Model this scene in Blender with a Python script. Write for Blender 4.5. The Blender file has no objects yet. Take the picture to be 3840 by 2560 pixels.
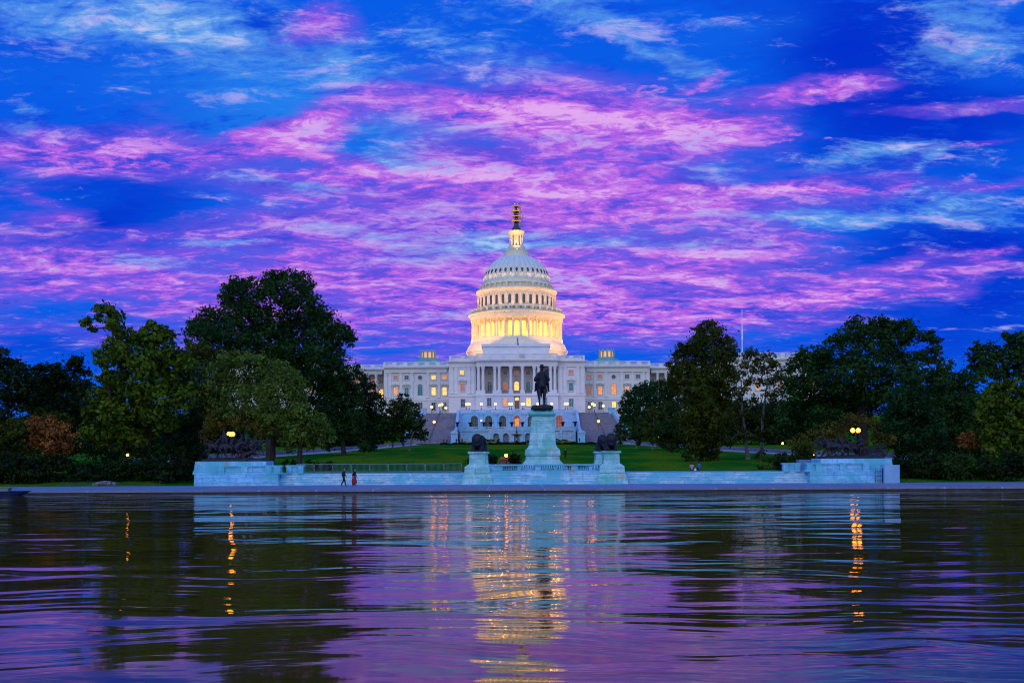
import bpy, math, random, os
import numpy as np
from mathutils import Vector, Matrix
random.seed(7)
RNG = np.random.default_rng(11)
SC = bpy.context.scene
COL = SC.collection
HC, F, HY = 3.35, 4000.0, 1715.0      # eye height, focal length in photo pixels, horizon row
TH = 0.0046                            # the camera's small roll (rad)

# ------------------------------------------------------------------ camera
cam_d = bpy.data.cameras.new('camera'); cam = bpy.data.objects.new('camera', cam_d); COL.objects.link(cam)
cam_d.sensor_width = 36.0; cam_d.lens = 36.0 * F / 3840.0
cam_d.shift_y = (HY - 1280.0) / 3840.0
cam_d.clip_start = 0.3; cam_d.clip_end = 6000
cam.matrix_world = Matrix.Translation((0, 0, HC)) @ Matrix.Rotation(math.radians(90), 4, 'X') @ Matrix.Rotation(-TH, 4, 'Z')
SC.camera = cam
SC.view_settings.view_transform = 'Standard'; SC.view_settings.look = 'None'
SC.view_settings.exposure = 0.0; SC.view_settings.gamma = 1.0
SC.render.engine = 'CYCLES'
SC.cycles.use_denoising = True; SC.cycles.filter_width = 1.1
SC.cycles.max_bounces = 5; SC.cycles.diffuse_bounces = 2; SC.cycles.glossy_bounces = 3
SC.cycles.transmission_bounces = 2; SC.cycles.transparent_max_bounces = 4
SC.cycles.caustics_reflective = False; SC.cycles.caustics_refractive = False
SC.cycles.sample_clamp_indirect = 3.0

def lin(r, g, b, k=1.0):
    f = lambda c: ((c / 255 + .055) / 1.055) ** 2.4 if c > 10 else c / 255 / 12.92
    return (f(r) * k, f(g) * k, f(b) * k, 1)

class NT:
    """small node-tree writer"""
    def __init__(s, nt): s.nt = nt; nt.nodes.clear()
    def n(s, t, **k):
        o = s.nt.nodes.new(t)
        for a, v in k.items(): setattr(o, a, v)
        return o
    def put(s, sock, v):
        if v is None: return
        if isinstance(v, bpy.types.NodeSocket): s.nt.links.new(v, sock)
        else: sock.default_value = v
    def m(s, op, a, b=None, c=None, clamp=False):
        o = s.n('ShaderNodeMath', operation=op); o.use_clamp = clamp
        s.put(o.inputs[0], a); s.put(o.inputs[1], b); s.put(o.inputs[2], c)
        return o.outputs[0]
    def v(s, op, a, b=None):
        o = s.n('ShaderNodeVectorMath', operation=op); s.put(o.inputs[0], a); s.put(o.inputs[1], b)
        return o.outputs['Value'] if op in ('DOT_PRODUCT', 'LENGTH') else o.outputs[0]
    def sep(s, v): o = s.n('ShaderNodeSeparateXYZ'); s.put(o.inputs[0], v); return o.outputs
    def comb(s, x, y, z=0.0):
        o = s.n('ShaderNodeCombineXYZ'); s.put(o.inputs[0], x); s.put(o.inputs[1], y); s.put(o.inputs[2], z); return o.outputs[0]
    def noise(s, vec, scale, detail=4, rough=.5, dist=0.0, col=False):
        o = s.n('ShaderNodeTexNoise'); s.put(o.inputs['Vector'], vec); o.inputs['Scale'].default_value = scale
        o.inputs['Detail'].default_value = detail; o.inputs['Roughness'].default_value = rough; o.inputs['Distortion'].default_value = dist
        return o.outputs['Color' if col else 'Fac']
    def mix(s, f, a, b, blend='MIX'):
        o = s.n('ShaderNodeMix', data_type='RGBA', blend_type=blend)
        s.put(o.inputs[0], f); s.put(o.inputs[6], a); s.put(o.inputs[7], b); return o.outputs[2]
    def ramp(s, f, stops, interp='LINEAR'):
        o = s.n('ShaderNodeValToRGB'); o.color_ramp.interpolation = interp; e = o.color_ramp.elements
        while len(e) < len(stops): e.new(.5)
        for q, (p, c) in zip(e, stops): q.position = p; q.color = c if len(c) == 4 else (*c, 1)
        s.put(o.inputs[0], f); return o.outputs[0]
    def smooth(s, x, a, b):
        o = s.n('ShaderNodeMapRange', interpolation_type='SMOOTHSTEP'); s.put(o.inputs[0], x)
        s.put(o.inputs[1], a); s.put(o.inputs[2], b); return o.outputs[0]
    def mapping(s, v, loc=(0,0,0), rot=(0,0,0), sc=(1,1,1), kind='POINT'):
        o = s.n('ShaderNodeMapping', vector_type=kind); s.put(o.inputs[0], v)
        o.inputs[1].default_value = loc; o.inputs[2].default_value = rot; o.inputs[3].default_value = sc; return o.outputs[0]

# ------------------------------------------------------------------ sky: dusk sky with lit clouds, laid out by azimuth and elevation
def sky_world():
    w = bpy.data.worlds.new('World'); SC.world = w; w.use_nodes = True
    t = NT(w.node_tree)
    d = t.n('ShaderNodeTexCoord').outputs['Generated']
    x, y, z = t.sep(d)[:3]
    az = t.m('ARCTAN2', x, y); el = t.m('ARCSINE', z)
    zp = t.m('ADD', t.m('MAXIMUM', z, 0.0), 0.17)
    P = t.comb(t.m('DIVIDE', x, zp), t.m('DIVIDE', y, zp), 3.7)
    warp = t.noise(t.v('MULTIPLY', P, (1.0, 1.6, 1)), 2.2, 5, .6, col=True)
    wv = t.v('MULTIPLY', t.v('SUBTRACT', warp, (.5, .5, .5)), (.16, .055, 0))
    A = t.v('ADD', t.comb(az, el), wv)
    A0 = t.comb(az, el)
    def blobs(lst, base=0.0, src=None):
        acc = base
        for (qx, qy, rx, ry, rot, wt) in lst:
            px, py = qx * 1.633, qy * 1.633
            a = math.atan((px - 1920) / F); e = math.atan((HY - py) * math.cos(a) / F)
            mp = t.mapping(src or A, (a, e, 0), (0, 0, math.radians(-rot)), (rx * 1.3 * 1.633 / F, ry * 1.35 * 1.633 / F, 1), 'TEXTURE')
            g = t.n('ShaderNodeTexGradient', gradient_type='SPHERICAL'); t.put(g.inputs[0], mp)
            acc = t.m('MULTIPLY_ADD', g.outputs['Fac'], wt, acc)
        return acc
    n1 = t.noise(t.v('MULTIPLY', P, (1.5, 3.0, 1)), 1.9, 7, .62, .25)
    n2 = t.noise(t.v('MULTIPLY', t.v('ADD', P, (9, 4, 2)), (2.8, 5.2, 1)), 2.1, 8, .68, .7)
    n2b = t.noise(t.v('MULTIPLY', t.v('ADD', P, (9.015, 4.075, 2)), (2.8, 5.2, 1)), 2.1, 5, .64, .7)
    n3 = t.noise(t.v('MULTIPLY', t.v('ADD', P, (3, 14, 5)), (1.0, 1.5, 1)), 1.8, 5, .6)
    n4 = t.noise(t.v('MULTIPLY', t.v('ADD', P, (1, 24, 8)), (7.5, 11.5, 1)), 2.7, 7, .70, .7); n4c = t.m('SUBTRACT', n4, .5)
    n1c = t.m('SUBTRACT', n1, .5); n2c = t.m('SUBTRACT', n2, .5); n3c = t.m('SUBTRACT', n3, .5)
    PINK = SKY_PINK; PALE = SKY_PALE; DARK = SKY_DARK; LITE = SKY_LITE
    # blue base
    dkb = blobs(DARK); ltb = blobs(LITE); dk = t.m('MULTIPLY_ADD', n3c, .9, dkb); lt = t.m('MULTIPLY_ADD', n3c, -.5, ltb)
    c = t.mix(t.smooth(dk, 0, 1.0), lin(8, 92, 230), lin(2, 48, 204))
    c = t.mix(t.smooth(lt, 0.0, 1.1), c, lin(36, 128, 238))
    # purple veil, then pink streaks
    pm = t.m('SUBTRACT', blobs(PINK), t.m('MULTIPLY_ADD', ltb, .15, t.m('MULTIPLY', dkb, .36)))
    veil = t.smooth(t.m('MULTIPLY_ADD', n1c, 1.5, t.m('MULTIPLY_ADD', n3c, .8, pm)), .12, .85)
    c = t.mix(t.m('MULTIPLY', veil, .80), c, lin(128, 86, 228))
    st = t.m('MULTIPLY_ADD', n4c, 2.5, t.m('MULTIPLY_ADD', n2c, 2.7, t.m('MULTIPLY_ADD', n1c, 1.5, t.m('MULTIPLY', pm, .9))))
    c = t.mix(t.m('MULTIPLY', t.smooth(st, .50, 1.02), .82), c, lin(198, 104, 230))
    c = t.mix(t.m('MULTIPLY', t.smooth(st, .95, 1.5), .85), c, lin(232, 176, 242))
    # blue gaps between the streaks
    gap = t.smooth(t.m('MULTIPLY_ADD', n2c, -2.2, t.m('MULTIPLY_ADD', n3c, 1.6, t.m('MULTIPLY', n4c, -1.2))), .14, .55)
    c = t.mix(t.m('MULTIPLY', gap, .82), c, lin(14, 74, 222))
    # pale cyan clouds
    wm = t.m('MULTIPLY_ADD', n4c, 1.5, t.m('MULTIPLY_ADD', n2c, 2.1, t.m('MULTIPLY_ADD', n1c, 1.5, t.m('MULTIPLY', blobs(PALE), .8))))
    c = t.mix(t.m('MULTIPLY', t.smooth(wm, .10, .95), .80), c, lin(92, 160, 236))
    c = t.mix(t.m('MULTIPLY', t.smooth(wm, .75, 1.35), .85), c, lin(178, 208, 242))
    # relief of the cloud layer: edges facing the afterglow lighter, undersides darker violet
    rel = t.m('MULTIPLY', t.m('SUBTRACT', n2, n2b), 1.0); cloud = t.m('MAXIMUM', veil, t.smooth(wm, .1, .8))
    c = t.mix(t.m('MULTIPLY', t.m('MULTIPLY', t.smooth(rel, .03, .20), cloud), .32), c, lin(232, 186, 244))
    c = t.mix(t.m('MULTIPLY', t.m('MULTIPLY', t.smooth(t.m('MULTIPLY', rel, -1.0), .03, .20), cloud), .36), c, lin(52, 62, 206))
    # above the picture: plain deep blue; behind: the bright afterglow of the sunset
    c = t.mix(t.smooth(z, .42, .75), c, lin(60, 120, 230))
    back = t.smooth(t.m('MULTIPLY', y, -1.0), -.15, .55)
    glow = t.mix(t.smooth(z, .0, .7), GLOW_LOW, GLOW_HIGH)
    c = t.mix(back, c, glow)
    c = t.mix(t.smooth(z, -.02, -.06), c, (.01, .012, .02, 1))
    bg = t.n('ShaderNodeBackground'); t.put(bg.inputs[0], c); bg.inputs[1].default_value = 1.0
    out = t.n('ShaderNodeOutputWorld'); t.nt.links.new(bg.outputs[0], out.inputs[0])
    w.cycles.sampling_method = 'MANUAL'; w.cycles.sample_map_resolution = 512

GLOW_LOW = (.80, .82, 1.00, 1); GLOW_HIGH = (.40, .58, 1.10, 1)
# (x, y, rx, ry, tilt, weight) in a 2352-wide view of the sky; converted to azimuth and elevation
SKY_PINK = [(1150, 520, 950, 300, 0, .70), (1300, 420, 620, 260, 0, .35), (450, 690, 800, 190, 0, .62), (1750, 690, 520, 110, 0, .45),
    (60, 580, 300, 90, 0, .4), (730, 45, 95, 55, -15, 1.0), (120, 345, 250, 45, 0, .85), (330, 300, 160, 60, -30, .45), (420, 360, 120, 50, -10, .4),
    (690, 285, 190, 45, -22, 1.15), (830, 360, 320, 20, 5, .7), (1080, 255, 260, 35, 5, .9), (1350, 250, 190, 80, 0, .8),
    (1260, 245, 330, 28, 3, .5), (1000, 335, 130, 60, 20, .5), (1630, 190, 50, 12, -15, .8), (1900, 222, 200, 26, 3, 1.15), (2000, 170, 160, 50, -5, .75),
    (2220, 260, 220, 20, 5, 1.1), (1560, 300, 150, 60, 12, .7), (1740, 300, 200, 60, 0, .5), (1650, 480, 300, 60, 0, .3), (1850, 438, 320, 16, 3, .9), (2280, 445, 140, 20, 0, .8),
    (2250, 340, 150, 14, -2, .6), (2150, 610, 130, 22, -8, .8), (2280, 600, 80, 40, -30, .6), (1920, 680, 230, 26, -6, .8), (2200, 650, 110, 26, -8, .8), (1700, 590, 260, 60, 0, .45),
    (1000, 420, 650, 50, 3, .45), (80, 470, 110, 22, 0, .6), (60, 435, 60, 10, 0, .5), (1560, 740, 330, 24, 2, .5), (1350, 680, 500, 90, 0, .3)]
SKY_PALE = [(380, 60, 420, 110, 8, 1.0), (600, 90, 260, 60, 12, .7), (1330, 20, 330, 50, 4, .8), (1510, 95, 200, 42, 28, .9), (1580, 130, 90, 30, 10, .7),
    (2180, 40, 180, 90, 20, .55), (2240, 80, 90, 70, 20, .4), (2230, 130, 110, 60, -10, .5), (2100, 130, 90, 40, 0, .35),
    (1000, 310, 130, 80, 20, .75), (1080, 100, 260, 70, 0, .4), (1200, 180, 200, 40, 0, .3), (1660, 395, 110, 50, 20, .95), (1960, 375, 150, 36, -12, .75), (2080, 362, 140, 20, 0, .6),
    (2150, 495, 280, 50, 3, .9), (1830, 515, 260, 20, 4, .9), (1330, 562, 420, 24, 0, 1.0), (1110, 548, 90, 16, 14, .25), (1000, 590, 260, 28, 0, .6), (850, 530, 260, 20, 2, .6),
    (700, 420, 260, 18, 3, .9), (880, 355, 160, 16, 8, .95), (540, 555, 140, 18, -2, .95), (350, 605, 140, 20, 3, .9), (1000, 480, 260, 40, 0, .4), (620, 470, 150, 14, 4, .7), (1180, 560, 120, 16, 5, .7), (880, 320, 90, 60, 30, .6), (1150, 300, 240, 16, 6, .5), (20, 270, 50, 30, 0, .8),
    (1060, 720, 260, 14, 2, .5), (1150, 660, 300, 14, 2, .4), (1280, 640, 200, 14, 0, .35), (2130, 400, 60, 14, -40, .6)]
SKY_DARK = [(170, 540, 200, 50, 0, .35), (300, 470, 200, 50, 0, .35), (240, 320, 60, 40, 0, .6), (560, 250, 220, 60, 0, .4), (1560, 410, 80, 24, 0, .7), (1800, 630, 120, 26, 0, .5), (1560, 655, 140, 24, 0, .7), (1130, 380, 150, 22, 0, .6), (800, 305, 90, 22, 0, .7), (2200, 570, 200, 50, 0, .5), (1950, 90, 240, 170, 0, .95), (2150, 250, 340, 150, 0, .6), (2120, 320, 360, 70, 0, .5), (250, 500, 320, 110, 0, .45), (2250, 700, 420, 200, 0, .75), (620, 30, 150, 40, 0, .7),
    (100, 110, 160, 40, 0, .5), (100, 800, 500, 80, 0, .5), (380, 400, 160, 50, 0, .4), (1500, 220, 200, 70, 0, .3)]
SKY_LITE = [(600, 220, 480, 110, 0, .6), (700, 250, 300, 120, 0, .4), (1750, 60, 200, 60, 0, .3), (1500, 560, 500, 120, 0, .5)]
sky_world()
sun_d = bpy.data.lights.new('sun', 'SUN'); sun = bpy.data.objects.new('sun', sun_d); COL.objects.link(sun)
sun_d.energy = 0.25; sun_d.angle = math.radians(18); sun_d.color = (.95, .90, 1.0)
sun.rotation_euler = (math.radians(62), 0, math.radians(-28)); sun.location = (-40, -60, 80)
# ------------------------------------------------------------------ materials
MATS = {}
def mat(name, col, rough=.7, emit=None, estr=0.0, metal=0.0, fn=None):
    if name in MATS: return MATS[name]
    m = bpy.data.materials.new(name); m.use_nodes = True; t = NT(m.node_tree)
    b = t.n('ShaderNodeBsdfPrincipled'); o = t.n('ShaderNodeOutputMaterial'); t.nt.links.new(b.outputs[0], o.inputs[0])
    b.inputs['Base Color'].default_value = (*col[:3], 1); b.inputs['Roughness'].default_value = rough; b.inputs['Metallic'].default_value = metal
    if emit: b.inputs['Emission Color'].default_value = (*emit[:3], 1); b.inputs['Emission Strength'].default_value = estr
    if fn: fn(t, b)
    MATS[name] = m; return m
def objco(t):
    return t.n('ShaderNodeNewGeometry').outputs['Position']
def mottled(c1, c2, scale=.8, c3=None, s3=.15, bump=0.0, bs=6):
    def fn(t, b):
        p = objco(t); n = t.noise(p, scale, 6, .65)
        c = t.mix(t.smooth(n, .35, .65), (*c1, 1), (*c2, 1))
        if c3: c = t.mix(t.smooth(t.noise(t.v('ADD', p, (31, 7, 3)), s3, 4, .6), .5, .75), c, (*c3, 1))
        t.put(b.inputs['Base Color'], c)
        if bump:
            bn = t.n('ShaderNodeBump'); bn.inputs['Strength'].default_value = bump; bn.inputs['Distance'].default_value = .05
            t.put(bn.inputs['Height'], t.noise(p, bs, 4, .6)); t.nt.links.new(bn.outputs[0], b.inputs['Normal'])
    return fn
def courses(c1, c2, bw, bh, mort=.012, tint=None, tint2=None, mcol=.42, axis='XZ', tsc=.35):
    """stone laid in courses: per-block tone, thin joints, teal patches and rust stains"""
    def fn(t, b):
        p = objco(t); x, y, z = t.sep(p)[:3]
        if axis == 'XZ': u = t.comb(t.m('ADD', x, t.m('MULTIPLY', y, .37)), z, 0)
        else: u = t.comb(x, y, 0)
        br = t.n('ShaderNodeTexBrick'); t.put(br.inputs[0], u); br.inputs['Scale'].default_value = 1.0
        br.inputs['Color1'].default_value = (*c1, 1); br.inputs['Color2'].default_value = (*c2, 1)
        br.inputs['Mortar'].default_value = tuple(c * mcol for c in c1) + (1,)
        br.inputs['Brick Width'].default_value = bw; br.inputs['Row Height'].default_value = bh; br.inputs['Mortar Size'].default_value = mort
        br.inputs['Mortar Smooth'].default_value = .2; br.offset = .43
        c = br.outputs[0]
        n = t.noise(t.v('MULTIPLY', p, (1, 1, 2.2)), 1.6, 7, .68)
        c = t.mix(t.m('MULTIPLY', t.smooth(n, .5, .70), .6), c, tuple(v * .45 for v in c1) + (1,))
        c = t.mix(t.m('MULTIPLY', t.smooth(n, .5, .3), .5), c, tuple(min(1, v * 1.35) for v in c2) + (1,))
        sn = t.noise(t.v('MULTIPLY', p, (2.2, 2.2, .22)), 1.3, 5, .62)
        c = t.mix(t.m('MULTIPLY', t.smooth(sn, .52, .72), .45), c, tuple(v * .42 for v in c1) + (1,))
        if tint: c = t.mix(t.m('MULTIPLY', t.smooth(t.noise(t.v('ADD', p, (5, 9, 1)), tsc, 5, .6), .42, .62), .8), c, (*tint, 1))
        if tint2: c = t.mix(t.m('MULTIPLY', t.smooth(t.noise(t.v('ADD', p, (-8, 2, 6)), .55, 5, .6), .60, .74), .75), c, (*tint2, 1))
        t.put(b.inputs['Base Color'], c)
    return fn
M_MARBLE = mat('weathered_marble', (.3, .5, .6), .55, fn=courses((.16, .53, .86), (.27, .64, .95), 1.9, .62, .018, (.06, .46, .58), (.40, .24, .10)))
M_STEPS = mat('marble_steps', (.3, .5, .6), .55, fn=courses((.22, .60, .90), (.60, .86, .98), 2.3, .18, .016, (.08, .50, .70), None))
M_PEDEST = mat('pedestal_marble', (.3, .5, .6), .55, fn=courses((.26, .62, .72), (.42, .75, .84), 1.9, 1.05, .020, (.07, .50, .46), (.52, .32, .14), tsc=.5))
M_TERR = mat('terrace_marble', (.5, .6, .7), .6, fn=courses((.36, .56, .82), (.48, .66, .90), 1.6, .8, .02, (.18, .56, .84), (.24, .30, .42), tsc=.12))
M_WHITE = mat('painted_stone', (.78, .76, .78), .65, fn=mottled((.74, .75, .79), (.82, .82, .84), .35, (.62, .68, .78), .08))
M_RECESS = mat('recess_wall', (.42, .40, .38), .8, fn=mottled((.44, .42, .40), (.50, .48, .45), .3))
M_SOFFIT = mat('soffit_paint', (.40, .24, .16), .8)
M_GREENTRIM = mat('copper_trim', (.16, .42, .40), .6, fn=mottled((.14, .42, .42), (.22, .52, .50), .6))
M_COPPER = mat('copper_roof', (.12, .42, .40), .6, fn=mottled((.08, .36, .36), (.16, .48, .44), .5))
M_IRON = mat('floodlit_dome_paint', (.84, .78, .60), .5, fn=mottled((.80, .74, .56), (.88, .82, .64), .5))  # cream base takes some of the floodlights' warmth into the paint colour
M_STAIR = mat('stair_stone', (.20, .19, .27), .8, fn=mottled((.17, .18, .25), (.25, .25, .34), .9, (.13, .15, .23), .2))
M_GLASS = mat('dark_glass', (.03, .05, .09), .12, fn=mottled((.03, .05, .09), (.06, .11, .17), .5))
M_TEALGL = mat('teal_glass', (.03, .22, .28), .2)
def litfn(c, k):
    def fn(t, b):
        p = objco(t); n = t.noise(t.v('MULTIPLY', p, (1, 1, 1.4)), 1.5, 3, .6); n2 = t.noise(t.v('ADD', p, (40, 0, 0)), .3, 1, .5)
        t.put(b.inputs['Emission Color'], t.mix(t.smooth(n, .35, .65), (c[0], c[1]*.8, c[2]*.7, 1), (*c, 1)))
        t.put(b.inputs['Emission Strength'], t.m('MULTIPLY', t.m('MULTIPLY_ADD', t.smooth(n, .36, .62), .6, .65), t.m('MULTIPLY_ADD', n2, k, k*.5)))
    return fn
M_WARM1 = mat('bright_window', (.3, .2, .1), .4, fn=litfn((1, .46, .08), 2.0))
M_WARM2 = mat('warm_window', (.3, .2, .1), .4, fn=litfn((1, .34, .08), .8))
M_WARM3 = mat('dim_window', (.2, .14, .1), .4, fn=litfn((1, .28, .12), .26))
M_DWIN = mat('drum_window_light', (.8, .6, .2), .4, (1, .44, .07), 1.7)
M_FRAME = mat('window_frame', (.60, .58, .58), .6)
M_DARKM = mat('dark_iron', (.02, .02, .035), .5)
M_BRONZE = mat('dark_bronze', (.018, .018, .035), .62, fn=mottled((.005, .005, .012), (.013, .012, .028), 2.5, bump=.4, bs=9))
M_GLOBE = mat('lamp_globe', (1, .8, .5), .4, (1, .26, .015), 16)
M_GLOBEF = mat('far_lamp_globe', (1, .8, .5), .4, (1, .27, .02), 10)
M_BIGGLOBE = mat('bright_lamp_globe', (1, .8, .5), .4, (1, .24, .002), 24)
M_GALV = mat('galvanised_steel', (.30, .36, .40), .4, metal=.6)
M_DOOR = mat('brown_door', (.22, .11, .07), .6)
M_PAVE = mat('granite_paving', (.2, .2, .3), .6, fn=courses((.17, .19, .30), (.23, .24, .36), 5.5, 40.0, .10, (.13, .22, .42), None, mcol=1.9, axis='XY', tsc=.10))
M_WALL = mat('pool_wall', (.05, .05, .08), .7, fn=courses((.045, .045, .075), (.07, .07, .11), .9, .16, .02, None, None, axis='XZ'))
M_PATH = mat('pale_path', (.30, .31, .36), .8, fn=mottled((.26, .27, .33), (.34, .35, .40), .5))
M_BROWNST = mat('brown_stone', (.2, .13, .10), .8, fn=courses((.16, .10, .08), (.24, .15, .11), .5, .25, .02))
M_FLOWER = mat('yellow_flowers', (.5, .45, .05), .8, fn=mottled((.16, .26, .02), (.62, .55, .04), 2.5))
M_GOLD = mat('gilded_metal', (.90, .62, .04), .5)
M_SKIN = mat('skin', (.45, .27, .20), .6)
M_HAIR = mat('dark_hair', (.02, .015, .012), .7)
def cloth(n, c): return mat('cloth_' + n, c, .9, fn=mottled(tuple(v * .8 for v in c), c, 6))

def grassfn(t, b):
    p = objco(t)
    n = t.noise(t.v('MULTIPLY', p, (1, .35, 1)), .10, 6, .6); n2 = t.noise(t.v('MULTIPLY', p, (1, .5, 1)), 2.2, 5, .7)
    c = t.mix(t.smooth(n, .42, .60), (.006, .135, .012, 1), (.095, .190, .010, 1))
    c = t.mix(t.m('MULTIPLY', t.smooth(n2, .42, .62), .5), c, (.008, .055, .006, 1))
    t.put(b.inputs['Base Color'], c); b.inputs['Specular IOR Level'].default_value = 0.0
M_GRASS = mat('lawn_grass', (.02, .09, .012), .9, fn=grassfn)

def leafmat(name, c1, c2, c3=None, trans=.25):
    if name in MATS: return MATS[name]
    m = bpy.data.materials.new(name); m.use_nodes = True; t = NT(m.node_tree)
    p = objco(t); n = t.noise(p, .45, 4, .6); n2 = t.noise(t.v('ADD', p, (3, 3, 3)), 4.0, 2, .6)
    c1 = tuple(v*.8 for v in c1); c2 = tuple(v*1.35 for v in c2)  # natural clump tones, spread wider to put lit highlights into the leaf colour
    c = t.mix(t.smooth(n, .40, .60), (*c1, 1), (*c2, 1))
    c = t.mix(t.m('MULTIPLY', t.smooth(n2, .5, .7), .6), c, (*(c3 or tuple(v * 1.6 for v in c2)), 1))
    d = t.n('ShaderNodeBsdfDiffuse'); t.put(d.inputs[0], c)
    tr = t.n('ShaderNodeBsdfTranslucent'); t.put(tr.inputs[0], t.mix(.4, c, (.10, .12, .01, 1)))
    g = t.n('ShaderNodeBsdfGlossy'); g.inputs[0].default_value = (.5, .6, .7, 1); g.inputs[1].default_value = .45
    ms = t.n('ShaderNodeMixShader'); ms.inputs[0].default_value = trans
    t.nt.links.new(d.outputs[0], ms.inputs[1]); t.nt.links.new(tr.outputs[0], ms.inputs[2])
    m2 = t.n('ShaderNodeMixShader'); m2.inputs[0].default_value = .012
    t.nt.links.new(ms.outputs[0], m2.inputs[1]); t.nt.links.new(g.outputs[0], m2.inputs[2])
    o = t.n('ShaderNodeOutputMaterial'); t.nt.links.new(m2.outputs[0], o.inputs[0])
    MATS[name] = m; return m
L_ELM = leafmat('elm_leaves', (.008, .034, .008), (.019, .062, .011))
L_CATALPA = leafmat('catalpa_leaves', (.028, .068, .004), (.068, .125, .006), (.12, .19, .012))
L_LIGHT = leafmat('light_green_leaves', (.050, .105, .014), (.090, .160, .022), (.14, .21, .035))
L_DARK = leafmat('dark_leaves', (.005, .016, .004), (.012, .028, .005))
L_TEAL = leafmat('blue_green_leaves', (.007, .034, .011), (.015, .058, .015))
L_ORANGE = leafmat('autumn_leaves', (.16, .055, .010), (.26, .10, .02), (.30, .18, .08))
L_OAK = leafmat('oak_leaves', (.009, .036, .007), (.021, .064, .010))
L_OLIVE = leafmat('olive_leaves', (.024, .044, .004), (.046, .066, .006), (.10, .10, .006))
L_LAMPLIT = leafmat('lamplit_leaves', (.05, .055, .006), (.09, .085, .008), (.14, .12, .010))  # gold of the lamplight put into the leaf colour
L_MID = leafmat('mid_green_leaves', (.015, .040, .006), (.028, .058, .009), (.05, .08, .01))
M_BARK = mat('bark', (.05, .04, .035), .9, fn=mottled((.018, .015, .014), (.040, .033, .032), 3.0, bump=.5))
M_PALEBARK = mat('pale_bark', (.16, .15, .15), .9, fn=mottled((.09, .085, .09), (.20, .19, .19), 2.0, bump=.4))

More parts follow.
